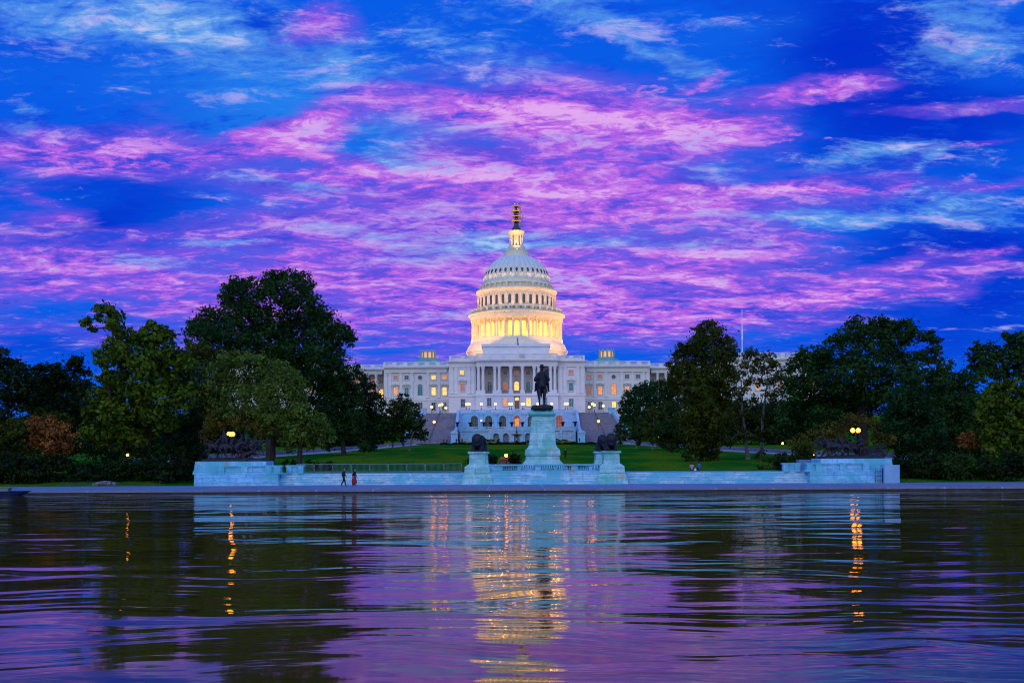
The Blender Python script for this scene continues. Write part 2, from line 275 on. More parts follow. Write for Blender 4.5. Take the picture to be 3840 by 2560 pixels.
# ------------------------------------------------------------------ mesh building
WPOS = {}
def wpos(o): return WPOS.get(o.name, Vector((0, 0, 0))) if o else Vector((0, 0, 0))
def lv(px, py):     # undo the camera roll: photo pixel -> level pixel
    return px + (HY - py) * TH, py + (px - 1920) * TH
def PT(px, py, D):
    a, b = lv(px, py); return Vector(((a - 1920) * D / F, D, HC + (HY - b) * D / F))
class MB:
    def __init__(s): s.v = []; s.f = []
    def add(s, vs, fs):
        o = len(s.v); s.v.extend(vs); s.f.extend([tuple(i + o for i in f) for f in fs]); return s
    def box(s, x0, x1, y0, y1, z0, z1):
        s.add([(x0,y0,z0),(x1,y0,z0),(x1,y1,z0),(x0,y1,z0),(x0,y0,z1),(x1,y0,z1),(x1,y1,z1),(x0,y1,z1)],
              [(0,3,2,1),(4,5,6,7),(0,1,5,4),(1,2,6,5),(2,3,7,6),(3,0,4,7)]); return s
    def frustum(s, x, y, z0, z1, a0, b0, a1, b1):
        s.add([(x-a0,y-b0,z0),(x+a0,y-b0,z0),(x+a0,y+b0,z0),(x-a0,y+b0,z0),(x-a1,y-b1,z1),(x+a1,y-b1,z1),(x+a1,y+b1,z1),(x-a1,y+b1,z1)],
              [(0,3,2,1),(4,5,6,7),(0,1,5,4),(1,2,6,5),(2,3,7,6),(3,0,4,7)]); return s
    def lathe(s, prof, n=48, c=(0, 0, 0), sx=1, sy=1, rib=None):
        vs = []; fs = []
        for (r, z) in prof:
            for k in range(n):
                a = 2 * math.pi * k / n; q = r * (rib(k, z) if rib else 1)
                vs.append((c[0] + q * math.cos(a) * sx, c[1] + q * math.sin(a) * sy, c[2] + z))
        m = len(prof)
        for i in range(m - 1):
            for k in range(n):
                k2 = (k + 1) % n; fs.append((i*n+k, i*n+k2, (i+1)*n+k2, (i+1)*n+k))
        fs.append(tuple(range(n - 1, -1, -1))); fs.append(tuple((m-1)*n+k for k in range(n)))
        s.add(vs, fs); return s
    def tube(s, pts, rs, n=8):
        pts = [Vector(p) for p in pts]; vs = []; fs = []
        if not isinstance(rs, (list, tuple)): rs = [rs] * len(pts)
        up = Vector((0, 0, 1)); prev = None
        for i, p in enumerate(pts):
            t = (pts[min(i+1, len(pts)-1)] - pts[max(i-1, 0)]).normalized()
            if prev is None:
                a = t.cross(up if abs(t.z) < .9 else Vector((0, 1, 0))).normalized()
            else:
                a = (prev - t * prev.dot(t)).normalized()
            prev = a; b = t.cross(a)
            for k in range(n):
                g = 2 * math.pi * k / n; q = p + (a * math.cos(g) + b * math.sin(g)) * rs[i]; vs.append(tuple(q))
        for i in range(len(pts) - 1):
            for k in range(n):
                k2 = (k + 1) % n; fs.append((i*n+k, i*n+k2, (i+1)*n+k2, (i+1)*n+k))
        fs.append(tuple(range(n - 1, -1, -1))); fs.append(tuple((len(pts)-1)*n+k for k in range(n)))
        s.add(vs, fs); return s
    def ball(s, c, r, n=12, m=8, sc=(1, 1, 1)):
        vs = [(c[0], c[1], c[2] - r * sc[2])]; fs = []
        for i in range(1, m):
            ph = -math.pi / 2 + math.pi * i / m
            for k in range(n):
                a = 2 * math.pi * k / n
                vs.append((c[0] + r*sc[0]*math.cos(ph)*math.cos(a), c[1] + r*sc[1]*math.cos(ph)*math.sin(a), c[2] + r*sc[2]*math.sin(ph)))
        vs.append((c[0], c[1], c[2] + r * sc[2])); L = len(vs) - 1
        for k in range(n):
            k2 = (k + 1) % n; fs.append((0, 1 + k2, 1 + k)); fs.append((L, L - n + k, L - n + k2))
            for i in range(m - 2): fs.append((1 + i*n + k, 1 + i*n + k2, 1 + (i+1)*n + k2, 1 + (i+1)*n + k))
        s.add(vs, fs); return s
    def prism(s, pts, y0, y1):
        """polygon in x,z (counter-clockwise seen from -y) extruded from y0 (front) to y1"""
        n = len(pts); vs = [(p[0], y0, p[1]) for p in pts] + [(p[0], y1, p[1]) for p in pts]
        fs = [tuple(range(n)), tuple(range(2*n-1, n-1, -1))] + [(i, i + n, (i+1) % n + n, (i+1) % n) for i in range(n)]
        s.add(vs, fs); return s
    def archring(s, x, z, r0, r1, y0, y1, n=10, leg=0.0):
        """arch moulding, springing at z, legs down by leg"""
        a = [math.pi * i / n for i in range(n + 1)]
        out = [(x + r1*math.cos(t), z + r1*math.sin(t)) for t in a]; inn = [(x + r0*math.cos(t), z + r0*math.sin(t)) for t in a]
        if leg: out = [(x+r1, z-leg)] + out + [(x-r1, z-leg)]; inn = [(x+r0, z-leg)] + inn + [(x-r0, z-leg)]
        for i in range(len(out) - 1):
            s.prism([inn[i], out[i], out[i+1], inn[i+1]], y0, y1)
        return s
    def mesh(s, name, origin=(0, 0, 0), smooth=False, offset=None):
        me = bpy.data.meshes.new(name); o = origin
        me.from_pydata([(v[0]-o[0], v[1]-o[1], v[2]-o[2]) for v in s.v], [], s.f)
        if smooth: me.shade_smooth()
        me.update(); return me
    def build(s, name, material, parent=None, origin=None, smooth=False):
        """geometry is in world metres; origin is the world position of the object"""
        og = Vector(origin) if origin is not None else wpos(parent)
        return put(name, s.mesh(name, og, smooth), material, parent, og)
def put(name, me, material, parent=None, at=(0, 0, 0), rz=0.0, scale=None):
    o = bpy.data.objects.new(name, me); COL.objects.link(o)
    if material is not None and me is not None and hasattr(me, 'materials') and not me.materials: me.materials.append(material)
    if parent is not None: o.parent = parent
    at = Vector(at); o.location = at - wpos(parent); o.rotation_euler = (0, 0, rz)
    if scale: o.scale = (scale,) * 3
    WPOS[o.name] = at; return o
def tag(o, label=None, cat=None, group=None, kind=None):
    if label: o['label'] = label
    if cat: o['category'] = cat
    if group: o['group'] = group
    if kind: o['kind'] = kind
    return o
def thing(name, at, label, cat, group=None, rz=0.0):
    o = bpy.data.objects.new(name, None); COL.objects.link(o); o.location = at; o.rotation_euler = (0, 0, rz)
    o.empty_display_size = .3; WPOS[o.name] = Vector(at); return tag(o, label, cat, group)
def copy_tree(root, at, rz=0.0, label=None, scale=None):
    def rec(o, par):
        c = o.copy(); COL.objects.link(c)
        if par is not None: c.parent = par
        for ch in o.children: rec(ch, c)
        return c
    c = rec(root, None); c.location = at; c.rotation_euler = (0, 0, rz)
    if scale: c.scale = (scale,) * 3
    WPOS[c.name] = Vector(at)
    if label: c['label'] = label
    return c
def wedge(arr, x):  # piecewise-linear
    for (a, u), (b, w) in zip(arr, arr[1:]):
        if x <= b: return u + (w - u) * max(0, (x - a)) / (b - a)
    return arr[-1][1]
def ground_z(x, y):
    c = wedge([(119, .30), (124, .55), (131, 1.66), (200, 3.5), (345, 7.6), (352, 8.05), (372, 8.9), (402, 18.6), (415, 19.2), (3000, 19.2)], y)
    w = min(1, max(0, (abs(x - 3) - 42) / 30)); return c + w * .4 * (y > 131)
# ------------------------------------------------------------------ setting: ground, plaza, pool, paths
def grid_mesh(name, xs, ys, fz, m, uvs=None):
    X, Y = np.meshgrid(xs, ys); nx, ny = len(xs), len(ys)
    Z = np.vectorize(fz)(X, Y); me = bpy.data.meshes.new(name)
    V = np.stack([X, Y, Z], -1).reshape(-1, 3).astype(np.float32)
    i = (np.arange(ny - 1)[:, None] * nx + np.arange(nx - 1)[None]).ravel()
    Q = np.stack([i, i + 1, i + 1 + nx, i + nx], -1).astype(np.int32)
    set_mesh(me, V, Q); me.shade_smooth()
    return put(name, me, m)
def set_mesh(me, V, Q):
    me.vertices.add(len(V)); me.vertices.foreach_set('co', V.astype(np.float32).ravel())
    k = Q.shape[1]; me.loops.add(Q.size); me.loops.foreach_set('vertex_index', Q.ravel().astype(np.int32))
    me.polygons.add(len(Q)); me.polygons.foreach_set('loop_start', (np.arange(len(Q)) * k).astype(np.int32))
    me.update(calc_edges=True); me.validate()
PX0 = 119.0
xs = np.concatenate([[-3000, -1500, -700, -400], np.arange(-260, 261, 6.0), [400, 700, 1500, 3000]])
ys = np.concatenate([np.array([PX0, 121, 124, 127, 131]), np.arange(136, 350, 6.0), [352, 358, 365, 372, 380, 390, 402, 410, 415, 430, 470, 550, 700, 1000, 1800, 3000]])
g = grid_mesh('ground', xs, ys, ground_z, M_GRASS); tag(g, kind='structure')
# plaza slab with a stone edge along the pool
mb = MB(); mb.box(-300, 300, 103.0, PX0 + .6, -.6, .35); tag(mb.build('plaza', M_PAVE), kind='structure')
mb = MB(); mb.box(-300, 300, 102.72, 103.0, -.8, .16); tag(mb.build('pool_edge', M_WALL), kind='structure')
mb = MB(); mb.box(-300, 300, 102.60, 103.0, .16, .349); tag(mb.build('coping', M_PAVE), kind='structure')
# water
def waterfn(t, b):
    p = objco(t)
    w = t.noise(p, .12, 2, .5, col=True); q = t.v('ADD', p, t.v('MULTIPLY', w, (5, 5, 0)))
    def layer(sx, sy, sc, det, rough, amp):
        return t.m('MULTIPLY', t.noise(t.v('MULTIPLY', q, (sx, sy, 1)), sc, det, rough), amp)
    h = t.m('ADD', layer(.34, 1.0, .36, 1.0, .35, WV[0]), t.m('MULTIPLY', layer(.26, 1.0, .95, 1.5, .45, WV[1]), t.m('ADD', .55, t.smooth(t.noise(p, .05, 2, .5), .4, .6))))
    h = t.m('ADD', h, layer(.30, 1.0, 3.4, 2, .5, WV[2])); h = t.m('ADD', h, layer(.20, 1.0, 1.9, 2, .5, .0065))
    bn = t.n('ShaderNodeBump'); bn.inputs['Strength'].default_value = 1; bn.inputs['Distance'].default_value = 1.0
    t.put(bn.inputs['Height'], h); t.nt.links.new(bn.outputs[0], b.inputs['Normal'])
    sw_ = t.m('MULTIPLY', t.noise(t.v('MULTIPLY', t.v('ADD', p, (17, 3, 0)), (.55, 1, 1)), .13, 1, .3), .27); t.put(bn.inputs['Height'], t.m('ADD', h, sw_))
    b.inputs['IOR'].default_value = 1.33; b.inputs['Specular IOR Level'].default_value = .5
WV = (.100, .038, .0026)
M_WATER = mat('pool_water', (.075, .050, .004), .05, fn=waterfn)
w = grid_mesh('water', np.linspace(-300, 300, 3), np.linspace(-60, 102.9, 3), lambda x, y: 0.0 * x, M_WATER); tag(w, kind='structure')

# sloping paths on both sides of the lawn, following the ground
def ribbon(name, pts, wd, m, lift=.004, height=0.0):
    P = []
    for (a, b), (c, d) in zip(pts, pts[1:]):
        for i in range(12): P.append((a + (c-a)*i/12, b + (d-b)*i/12))
    P.append(pts[-1]); V = []; Fc = []
    for i, (x, y) in enumerate(P):
        j = min(i + 1, len(P)-1); k = max(i - 1, 0); tx, ty = P[j][0]-P[k][0], P[j][1]-P[k][1]; l = math.hypot(tx, ty); nx, ny = -ty/l, tx/l
        for s_ in (-1, 1):
            X, Y = x + nx*wd/2*s_, y + ny*wd/2*s_
            V.append((X, Y, ground_z(X, Y) + lift + height)); V.append((X, Y, ground_z(X, Y) - .3))
    for i in range(len(P)-1):
        a = i*4; b = a+4; Fc += [(a, a+2, b+2, b), (a, b, b+1, a+1), (a+2, a+3, b+3, b+2)]
    mb = MB(); mb.add(V, Fc); return mb.build(name, m)
for sgn in (-1, 1):
    pts = [(3 + sgn*60, 165), (3 + sgn*51, 195), (3 + sgn*44, 250), (3 + sgn*38, 310), (3 + sgn*34, 348)]
    tag(ribbon('path', pts, 4.0, M_PATH, .06), kind='structure')
    q = [(x + sgn*2.6, y) for x, y in pts]
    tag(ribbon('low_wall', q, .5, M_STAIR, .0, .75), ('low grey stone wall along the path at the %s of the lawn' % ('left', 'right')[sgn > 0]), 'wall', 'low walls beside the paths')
tag(ribbon('road', [(-34, 349.5), (40, 349.5)], 5.0, M_PATH, .06), kind='structure')
mb = MB(); mb.box(-31, 36, 344.6, 345.4, 6.0, 7.95)
tag(mb.build('low_wall', M_DARKM), 'long dark low wall at the top of the lawn below the great stairs', 'wall')

# ------------------------------------------------------------------ the domed building
CX, CY, GZ = 2.0, 400.0, 18.9
cap = thing('domed_government_building', (CX, CY, GZ), 'vast white neoclassical building with a floodlit dome on the hill', 'building')
def X4(px): return (px - 1940) / 10.0 + CX
def win_meshes():
    R = {}
    def rect(w, h, ped=None):
        m = MB(); d = .16; f = .22
        m.box(-w/2-f, -w/2, -d, 0, -f, h+f).box(w/2, w/2+f, -d, 0, -f, h+f).box(-w/2, w/2, -d, 0, h, h+f).box(-w/2-f-.1, w/2+f+.1, -d-.12, 0, -f-.22, -f)
        m.box(-.04, .04, -.07, 0, 0, h); m.box(-w/2, -.04, -.065, 0, h*.52, h*.52+.07); m.box(.04, w/2, -.065, 0, h*.52, h*.52+.07)
        if ped == 'tri': m.box(-w/2-.7, w/2+.7, -.5, 0, h+.75, h+1.0).prism([(-w/2-.8, h+1.003), (w/2+.8, h+1.003), (0, h+1.75)], -.6, 0)
        if ped == 'seg':
            m.box(-w/2-.7, w/2+.7, -.5, 0, h+.75, h+1.0)
            m.prism([(-w/2-.8, h+1.003), (w/2+.8, h+1.003), (w/2*.75, h+1.45), (0, h+1.65), (-w/2*.75, h+1.45)], -.6, 0)
        if ped: m.box(-w/2-.6, -w/2-.3, -.35, 0, h-.3, h+.747).box(w/2+.3, w/2+.6, -.35, 0, h-.3, h+.747)
        p = MB(); p.box(-w/2, w/2, -.05, .02, 0, h); return m, p
    def arch(w, h):
        m = MB(); r = w/2; m.archring(0, h - r, r, r+.25, -.18, 0, 10, h - r)
        m.box(-.04, .04, -.08, 0, 0, h-.02); m.box(-w/2, -.04, -.075, 0, h - r - .05, h - r + .05); m.box(.04, w/2, -.075, 0, h - r - .05, h - r + .05)
        p = MB(); p.prism([(-r, 0), (r, 0)] + [(r*math.cos(math.pi*i/10), h - r + r*math.sin(math.pi*i/10)) for i in range(11)], -.05, .02); return m, p
    def rnd(r):
        m = MB(); m.archring(0, 0, r, r+.3, -.2, 0, 10)
        m2 = MB().archring(0, 0, r, r+.3, -.2, 0, 10); m.add([(-v[0], v[1], -v[2]) for v in m2.v], m2.f)
        p = MB(); p.prism([(r*math.cos(2*math.pi*i/20), r*math.sin(2*math.pi*i/20)) for i in range(20)], -.05, .02); return m, p
    for k, (a, b) in dict(sq=rect(1.5, 1.4), tri=rect(1.5, 2.9, 'tri'), seg=rect(1.45, 2.85, 'seg'), base=rect(1.5, 3.0), arch=arch(1.6, 3.4), bigarch=arch(1.7, 4.3), round=rnd(.75)).items():
        R[k] = (a, b)
    return R
WM = {k: (a.mesh('window_' + k), b) for k, (a, b) in win_meshes().items()}
PANES = {}
def window(kind, x, y, z, lit='dark', parent=None):
    fr, pn = WM[kind]; f = put('window', fr, M_FRAME, parent or cap, (x, y, z))
    mm = dict(dark=M_GLASS, teal=M_TEALGL, bright=M_WARM1, warm=M_WARM2, dim=M_WARM3, door=M_DOOR)[lit]
    if (kind, lit) not in PANES:
        me = pn.mesh('pane'); me.materials.append(mm); PANES[(kind, lit)] = me
    put('pane', PANES[(kind, lit)], None, f, (x, y, z)); return f
def column_mesh(h, r, square=False, base_h=0.0):
    m = MB(); z = 0
    if base_h: m.box(-r*1.5, r*1.5, -r*1.5, r*1.5, 0, base_h); z = base_h
    if square:
        m.box(-r, r, -r*.35, r*.5, z, h - r*2.2); m.box(-r*1.15, r*1.15, -r*.5, r*.5, z+.003, z + r*.5)
        m.frustum(0, 0, h - r*2.2, h - .1, r*1.0, r*.4, r*1.35, r*.8); m.box(-r*1.5, r*1.5, -r, r*.5, h - .1, h)
    else:
        m.lathe([(r*1.3, z), (r*1.3, z + r*.4), (r*1.02, z + r*.6), (r, z + (h-z)*.35), (r*.86, h - r*2.4), (r*.95, h - r*2.3), (r*.95, h - r*2.2), (r*1.45, h - r*.4), (r*1.45, h - r*.2)], 14)
        m.box(-r*1.5, r*1.5, -r*1.5, r*1.5, h - r*.2, h)
    return m.mesh('column', smooth=False)
C_PORT = column_mesh(10.2, .56, base_h=1.1); C_PIL = column_mesh(10.2, .55, True, base_h=.01); C_PILS = column_mesh(9.7, .52, True, base_h=.01); C_SIDE = column_mesh(9.6, .52, base_h=.8)
def entab(m, x0, x1, y, zb, zt, dentil=True, back=6.0):
    """entablature from zb (column tops) to zt (cornice top), front plane y"""
    h = zt - zb
    m.box(x0, x1, y, y + back, zb, zb + h*.30); m.box(x0-.05, x1+.05, y - .12, y + back, zb + h*.303, zb + h*.68)
    m.box(x0-.4, x1+.4, y - .45, y + back, zb + h*.683, zb + h*.80)
    m.box(x0-.8, x1+.8, y - 1.0, y + back, zb + h*.803, zb + h*.92); m.box(x0-.9, x1+.9, y - 1.15, y + back, zb + h*.923, zt)
    if dentil:
        x = x0 - .3
        while x < x1 + .3: m.box(x, x + .30, y - .82, y - .452, zb + h*.69, zb + h*.80); x += .72
def balustrade(m, x0, x1, y, z0, z1, every=7.5, d=.5, bay=.42):
    m.box(x0, x1, y, y + d, z0, z0 + .3); m.box(x0, x1, y - .05, y + d + .05, z1 - .25, z1)
    n = max(1, round((x1 - x0) / every)); w = (x1 - x0) / n
    for i in range(n + 1):
        x = x0 + w*i; m.box(max(x0, x - .8), min(x1, x + .8), y - .08, y + d + .08, z0 + .303, z1 - .253)
    for i in range(n):
        x = x0 + w*i + 1.0
        while x < x0 + w*(i+1) - 1.0:
            m.frustum(x, y + d/2, z0 + .303, z1 - .253, .13, .13, .09, .09); x += bay
def rusticated(m, x0, x1, y0, y1, z0, z1, h=.62):
    m.box(x0 + .06, x1 - .06, y0 + .07, y1, z0, z1); z = z0
    while z < z1 - .2:
        m.box(x0, x1, y0, y1 - .003, z + .03, min(z1, z + h - .06)); z += h
ZG, ZB, ZC, ZK, ZP = 18.9, 27.3, 37.5, 39.8, 42.0
# centre block --------------------------------------------------
m = MB(); m.box(X4(1685), X4(2195), 403.0, 470, ZG, 39.5)
for s in (-1, 1):
    a, b = sorted((CX + s*15.3, CX + s*25.5)); m.box(a, b, 400.2, 403.003, ZB, 37.6)
m.build('wall', M_WHITE, cap)
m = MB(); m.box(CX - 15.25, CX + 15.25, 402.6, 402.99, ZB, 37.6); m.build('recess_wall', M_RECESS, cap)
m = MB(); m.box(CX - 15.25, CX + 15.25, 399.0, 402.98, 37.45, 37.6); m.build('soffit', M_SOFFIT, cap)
m = MB()
for s in (-1, 1):
    a, b = sorted((CX + s*15.3, CX + s*25.5)); rusticated(m, a, b, 399.8, 402.9, ZG, ZB - 1.0)
    m.box(a - .1, b + .1, 399.5, 402.9, ZB - .997, ZB + .003)
rusticated(m, CX - 15.28, CX + 15.28, 397.9, 402.9, ZG, ZB - 1.0); m.box(CX - 15.6, CX + 15.6, 397.6, 402.95, ZB - .997, ZB + .006)
m.build('basement', M_WHITE, cap)
m = MB()
for s in (-1, 1):
    a, b = sorted((CX + s*15.35, CX + s*25.5)); entab(m, a, b, 399.8, 37.3, 39.6)
entab(m, CX - 15.2, CX + 15.2, 398.2, ZC, 39.85)
m.build('entablature', M_WHITE, cap)
m = MB()
for s in (-1, 1):
    a, b = sorted((CX + s*15.3, CX + s*25.4)); balustrade(m, a, b, 399.6, 39.6, 41.5, 5)
balustrade(m, CX - 15.2, CX + 15.2, 397.8, 39.85, 42.1, 5.1)
m.build('balustrade', M_WHITE, cap)
for px in (1796, 1813, 1857, 1873.6, 1916.8, 1960.5, 2004.5, 2021, 2065.5, 2082): put('column', C_PORT, M_WHITE, cap, (X4(px), 398.8, ZB))
for px in (1694.6, 1711.4, 1759, 1776): 
    for s in (-1, 1): put('pilaster', C_PIL, M_WHITE, cap, (CX + s*(1940 - px)/10, 400.1, ZB))
for i, (px, l) in enumerate(((1836.5, 'dark'), (1896.5, 'dark'), (1939, 'dim'), (1982, 'dark'), (2044, 'dim'))): window('sq', X4(px), 402.6, 34.6, l)
for px, l in ((1837, 'dark'), (1896.5, 'dim'), (1939, 'bright'), (1982.5, 'teal'), (2044, 'dark')): window('arch', X4(px), 402.6, 28.6, l)
for px, l in ((1836, 'dark'), (1896, 'warm'), (1982.5, 'bright'), (2043, 'teal')): window('base', X4(px), 397.9, 22.6, l)
for px, l, kk in ((1734, 'bright', 0), (2143, 'dim', 0)): window('sq', X4(px), 400.2, 34.6, l)
window('tri', X4(1736), 400.2, 28.3, 'dim'); window('tri', X4(2142.5), 400.2, 28.3, 'teal')
window('base', X4(1737), 399.8, 22.3, 'dark'); window('base', X4(2143), 399.8, 22.3, 'teal')
m = MB(); m.box(X4(1931), X4(1948), 397.6, 397.89, 21.6, 25.8).box(X4(1928), X4(1951), 397.7, 397.88, 25.8, 26.2); d = m.build('door', M_DOOR, cap)
m = MB(); m.box(X4(1933), X4(1946), 397.5, 397.597, 24.6, 25.7); m.build('fanlight', M_WARM1, d)
for a, b in ((1820, 1850), (1881, 1910), (1925, 1953), (1968, 1996), (2029, 2058)):
    m = MB()
    for k in range(14):
        x = X4(a) + (X4(b) - X4(a)) * k / 13; m.box(x-.03, x+.03, 398.3, 398.36, ZB+.01, ZB + 1.0)
    m.box(X4(a), X4(b), 398.28, 398.38, ZB + 1.0, ZB + 1.1)
    m.build('balcony_railing', M_DARKM, cap)
# side sections ---------------------------------------------------
for s in (-1, 1):
    def XS(o, s=s): return CX + s * (1940 - o) / 9.76
    a, b = sorted((XS(1441), XS(1686)))
    m = MB(); m.box(a, b, 410, 465, ZG, 38.0); m.build('wall', M_WHITE, cap)
    m = MB(); rusticated(m, a, b, 409.6, 409.99, ZG, 25.4); m.box(a, b, 409.4, 409.99, 25.403, 26.45); m.build('basement', M_WHITE, cap)
    m = MB(); entab(m, a + .9, b - .9, 409.3, 36.1, 38.3, back=3); m.build('entablature', M_WHITE, cap)
    m = MB(); balustrade(m, a, b, 409.0, 38.3, 40.15, 4.2); m.build('balustrade', M_WHITE, cap)
    for px in (1449, 1464.5, 1505, 1546, 1606, 1647): put('pilaster', C_PILS, M_WHITE, cap, (XS(px), 409.9, 26.45))
    L1 = ('dim', 'dark', 'bright', 'warm') if s < 0 else ('dark', 'dark', 'dim', 'dim')
    L2 = ('warm', 'teal', 'bright', 'bright') if s < 0 else ('dark', 'warm', 'warm', 'dim')
    for px, l, l2 in zip((1485.5, 1526.5, 1627.5, 1668.5), L1, L2):
        window('sq', XS(px), 410, 33.6, l); window('seg', XS(px), 410, 27.5, l2)
    window('round', XS(1577), 410, 34.2, 'dark'); window('bigarch', XS(1577), 410, 27.4, 'teal' if s < 0 else 'warm')
    m = MB(); m.archring(XS(1577), 33.8, 2.3, 2.65, 409.7, 409.99, 12, 1.2); m.build('arch_moulding', M_WHITE, cap)
    for px, l in ((1485, 'dark'), (1526, 'dark'), (1577, 'bright' if s > 0 else 'dark'), (1627.5, 'dark'), (1668, 'teal')): window('base', XS(px), 409.6, 21.6, l)
    # connecting corridor
    a, b = sorted((CX + s*51.2, CX + s*74))
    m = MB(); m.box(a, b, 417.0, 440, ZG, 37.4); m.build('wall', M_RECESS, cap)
    m = MB(); rusticated(m, a, b, 413.0, 416.98, ZG, 26.4); m.build('basement', M_WHITE, cap)
    m = MB(); entab(m, a + .9, b - .9, 413.2, 35.9, 37.9, back=4); balustrade(m, a, b, 413.0, 37.9, 39.6, 4.5); m.build('entablature', M_WHITE, cap)
    for k, o in enumerate((54.6, 57.8, 61, 64.2, 67.4, 70.6)):
        put('column', C_SIDE, M_WHITE, cap, (CX + s*o, 414.0, 26.4))
        window('sq', CX + s*(o - 1.6), 417, 32.6, 'dim' if k % 2 else 'dark'); window('base', CX + s*(o - 1.6), 417, 27.2, ('bright', 'warm', 'dark')[k % 3] if s < 0 else 'dark')
    # outer wing
    a, b = sorted((CX + s*74.3, CX + s*114))
    m = MB(); m.box(a, b, 399, 470, ZG, 38.5); m.build('wall', M_WHITE, cap)
    m = MB(); rusticated(m, a, b, 398.6, 398.99, ZG, 26.6); m.build('basement', M_WHITE, cap)
    m = MB(); entab(m, a + .9, b - .9, 398.4, 37.2, 39.8, back=3); balustrade(m, a, b, 398.0, 39.8, 42.0, 5); m.build('entablature', M_WHITE, cap)
    for k in range(9):
        x = CX + s*(77.5 + 4.15*k); put('pilaster', C_PIL, M_WHITE, cap, (x - 2.0, 398.9, 26.7))
        window('seg', x, 399, 28.3, ('warm', 'dark', 'dim')[k % 3]); window('sq', x, 399, 34.0, 'dark')
    # low green dome with a glazed lantern
    dx = CX + s*(35.0 if s < 0 else 35.6)
    m = MB(); m.lathe([(9.6, 38.6), (7.3, 40.2), (5.8, 41.3), (4.2, 42.1), (2.9, 42.5), (.5, 42.6)], 40, (dx, 422, 0)); m.build('copper_dome', M_COPPER, cap, smooth=False)
    m = MB(); m.lathe([(3.05, 42.3), (3.05, 42.75)], 20, (dx, 422, 0)); m.lathe([(3.15, 45.0), (3.15, 45.35), (2.6, 45.6), (.4, 45.9)], 20, (dx, 422, 0))
    for k in range(10):
        t_ = 2*math.pi*(k+.5)/10; cx_, cy_ = dx + 2.85*math.cos(t_), 422 + 2.85*math.sin(t_); m.lathe([(.36, 42.7), (.36, 45.1)], 6, (cx_, cy_, 0))
        m.box(cx_-.15, cx_+.15, cy_-.15, cy_+.15, 45.3, 46.0)
    ln = m.build('lantern', M_GREENTRIM, cap)
    m = MB(); m.lathe([(2.55, 42.7), (2.55, 45.05)], 20, (dx, 422, 0)); m.build('glazing', mat('lantern_light', (.6, .4, .2), .5, (1, .34, .09), .9), ln)
# roof under the dome
m = MB(); m.box(CX - 24, CX + 24, 403.2, 468, 39.4, 41.0); m.box(-11.0, 14.4, 411, 430, 41.0, 46.1)
m.box(-11.6, 15.0, 410.4, 430.5, 46.103, 47.1); m.build('roof', M_WHITE, cap)

# the dome ---------------------------------------------------------
DX, DY = 2.2, 440.0
def dm(): return MB()
base = dm(); o8 = [(20.3, 40.9), (20.3, 46.0), (20.9, 46.1), (20.9, 47.0), (20.5, 47.2), (20.2, 48.4), (19.7, 49.2), (19.2, 49.9), (19.0, 50.0), (18.95, 51.4), (15.0, 51.5)]
base.lathe(o8, 72, (DX, DY, 0)); DB = base.build('dome_base', M_IRON, cap)
m = dm(); m.lathe([(14.9, 51.4), (14.9, 59.4), (16.0, 59.5)], 72, (DX, DY, 0)); DR = m.build('drum', M_IRON, cap)
pcol = MB().lathe([(.58, 0), (.58, .3), (.44, .45), (.44, 3.0), (.37, 6.9), (.42, 7.0), (.62, 7.7), (.62, 7.75)], 10).mesh('column')
dwin = MB().archring(0, 5.1, .95, 1.25, -.25, 0, 8, 4.6); dwin = dwin.mesh('drum_window')
dpan = MB(); dpan.prism([(-.95, .5), (.95, .5)] + [(.95*math.cos(math.pi*i/8), 5.1 + .95*math.sin(math.pi*i/8)) for i in range(9)], -.12, .05); dpan = dpan.mesh('drum_pane')
dpan.materials.append(M_DWIN)
for k in range(36):
    a = 2*math.pi*(k+.5)/36; put('column', pcol, M_IRON, DR, (DX + 18.25*math.cos(a), DY + 18.25*math.sin(a), 51.45))
    a = 2*math.pi*k/36; w_ = put('window', dwin, M_IRON, DR, (DX + 14.95*math.cos(a), DY + 14.95*math.sin(a), 51.9), a + math.pi/2)
    w_.data = w_.data
    if k % 1 == 0:
        p_ = put('glazing', dpan, None, DR, (DX + 14.95*math.cos(a), DY + 14.95*math.sin(a), 51.9), a + math.pi/2)
m = dm(); m.lathe([(15.2, 59.15), (18.9, 59.15), (18.9, 59.9), (19.0, 60.0), (19.0, 60.8), (19.9, 61.2), (19.9, 61.6), (19.3, 61.8), (18.4, 61.85), (15.5, 61.9)], 108, (DX, DY, 0))
for k in range(144):
    a = 2*math.pi*k/144; c, s_ = math.cos(a), math.sin(a); x, y = DX + 19.3*c, DY + 19.3*s_; m.frustum(x, y, 60.85, 61.15, .17, .17, .22, .22)
m.build('peristyle_entablature', M_IRON, cap)
m = dm(); m.lathe([(18.45, 61.86), (18.75, 61.86), (18.75, 62.15), (18.45, 62.15)], 72, (DX, DY, 0)); m.lathe([(18.35, 63.4), (18.8, 63.4), (18.8, 63.65), (18.35, 63.65)], 72, (DX, DY, 0))
for k in range(216):
    a = 2*math.pi*k/216; x, y = DX + 18.6*math.cos(a), DY + 18.6*math.sin(a); r = .34 if k % 6 == 0 else .11; m.frustum(x, y, 62.16, 63.39, r, r, r*.9, r*.9)
m.build('balustrade', M_IRON, cap)
m = dm(); m.lathe([(16.3, 61.9), (16.3, 63.4), (15.9, 63.5), (15.9, 69.4), (16.2, 69.5), (16.2, 70.1), (16.7, 70.9), (16.7, 71.4), (15.6, 71.7), (14.9, 71.8)], 108, (DX, DY, 0))
for k in range(108):
    a = 2*math.pi*k/108; x, y = DX + 16.2*math.cos(a), DY + 16.2*math.sin(a); m.frustum(x, y, 70.2, 70.7, .16, .16, .26, .26)
AT = m.build('attic_drum', M_IRON, cap)
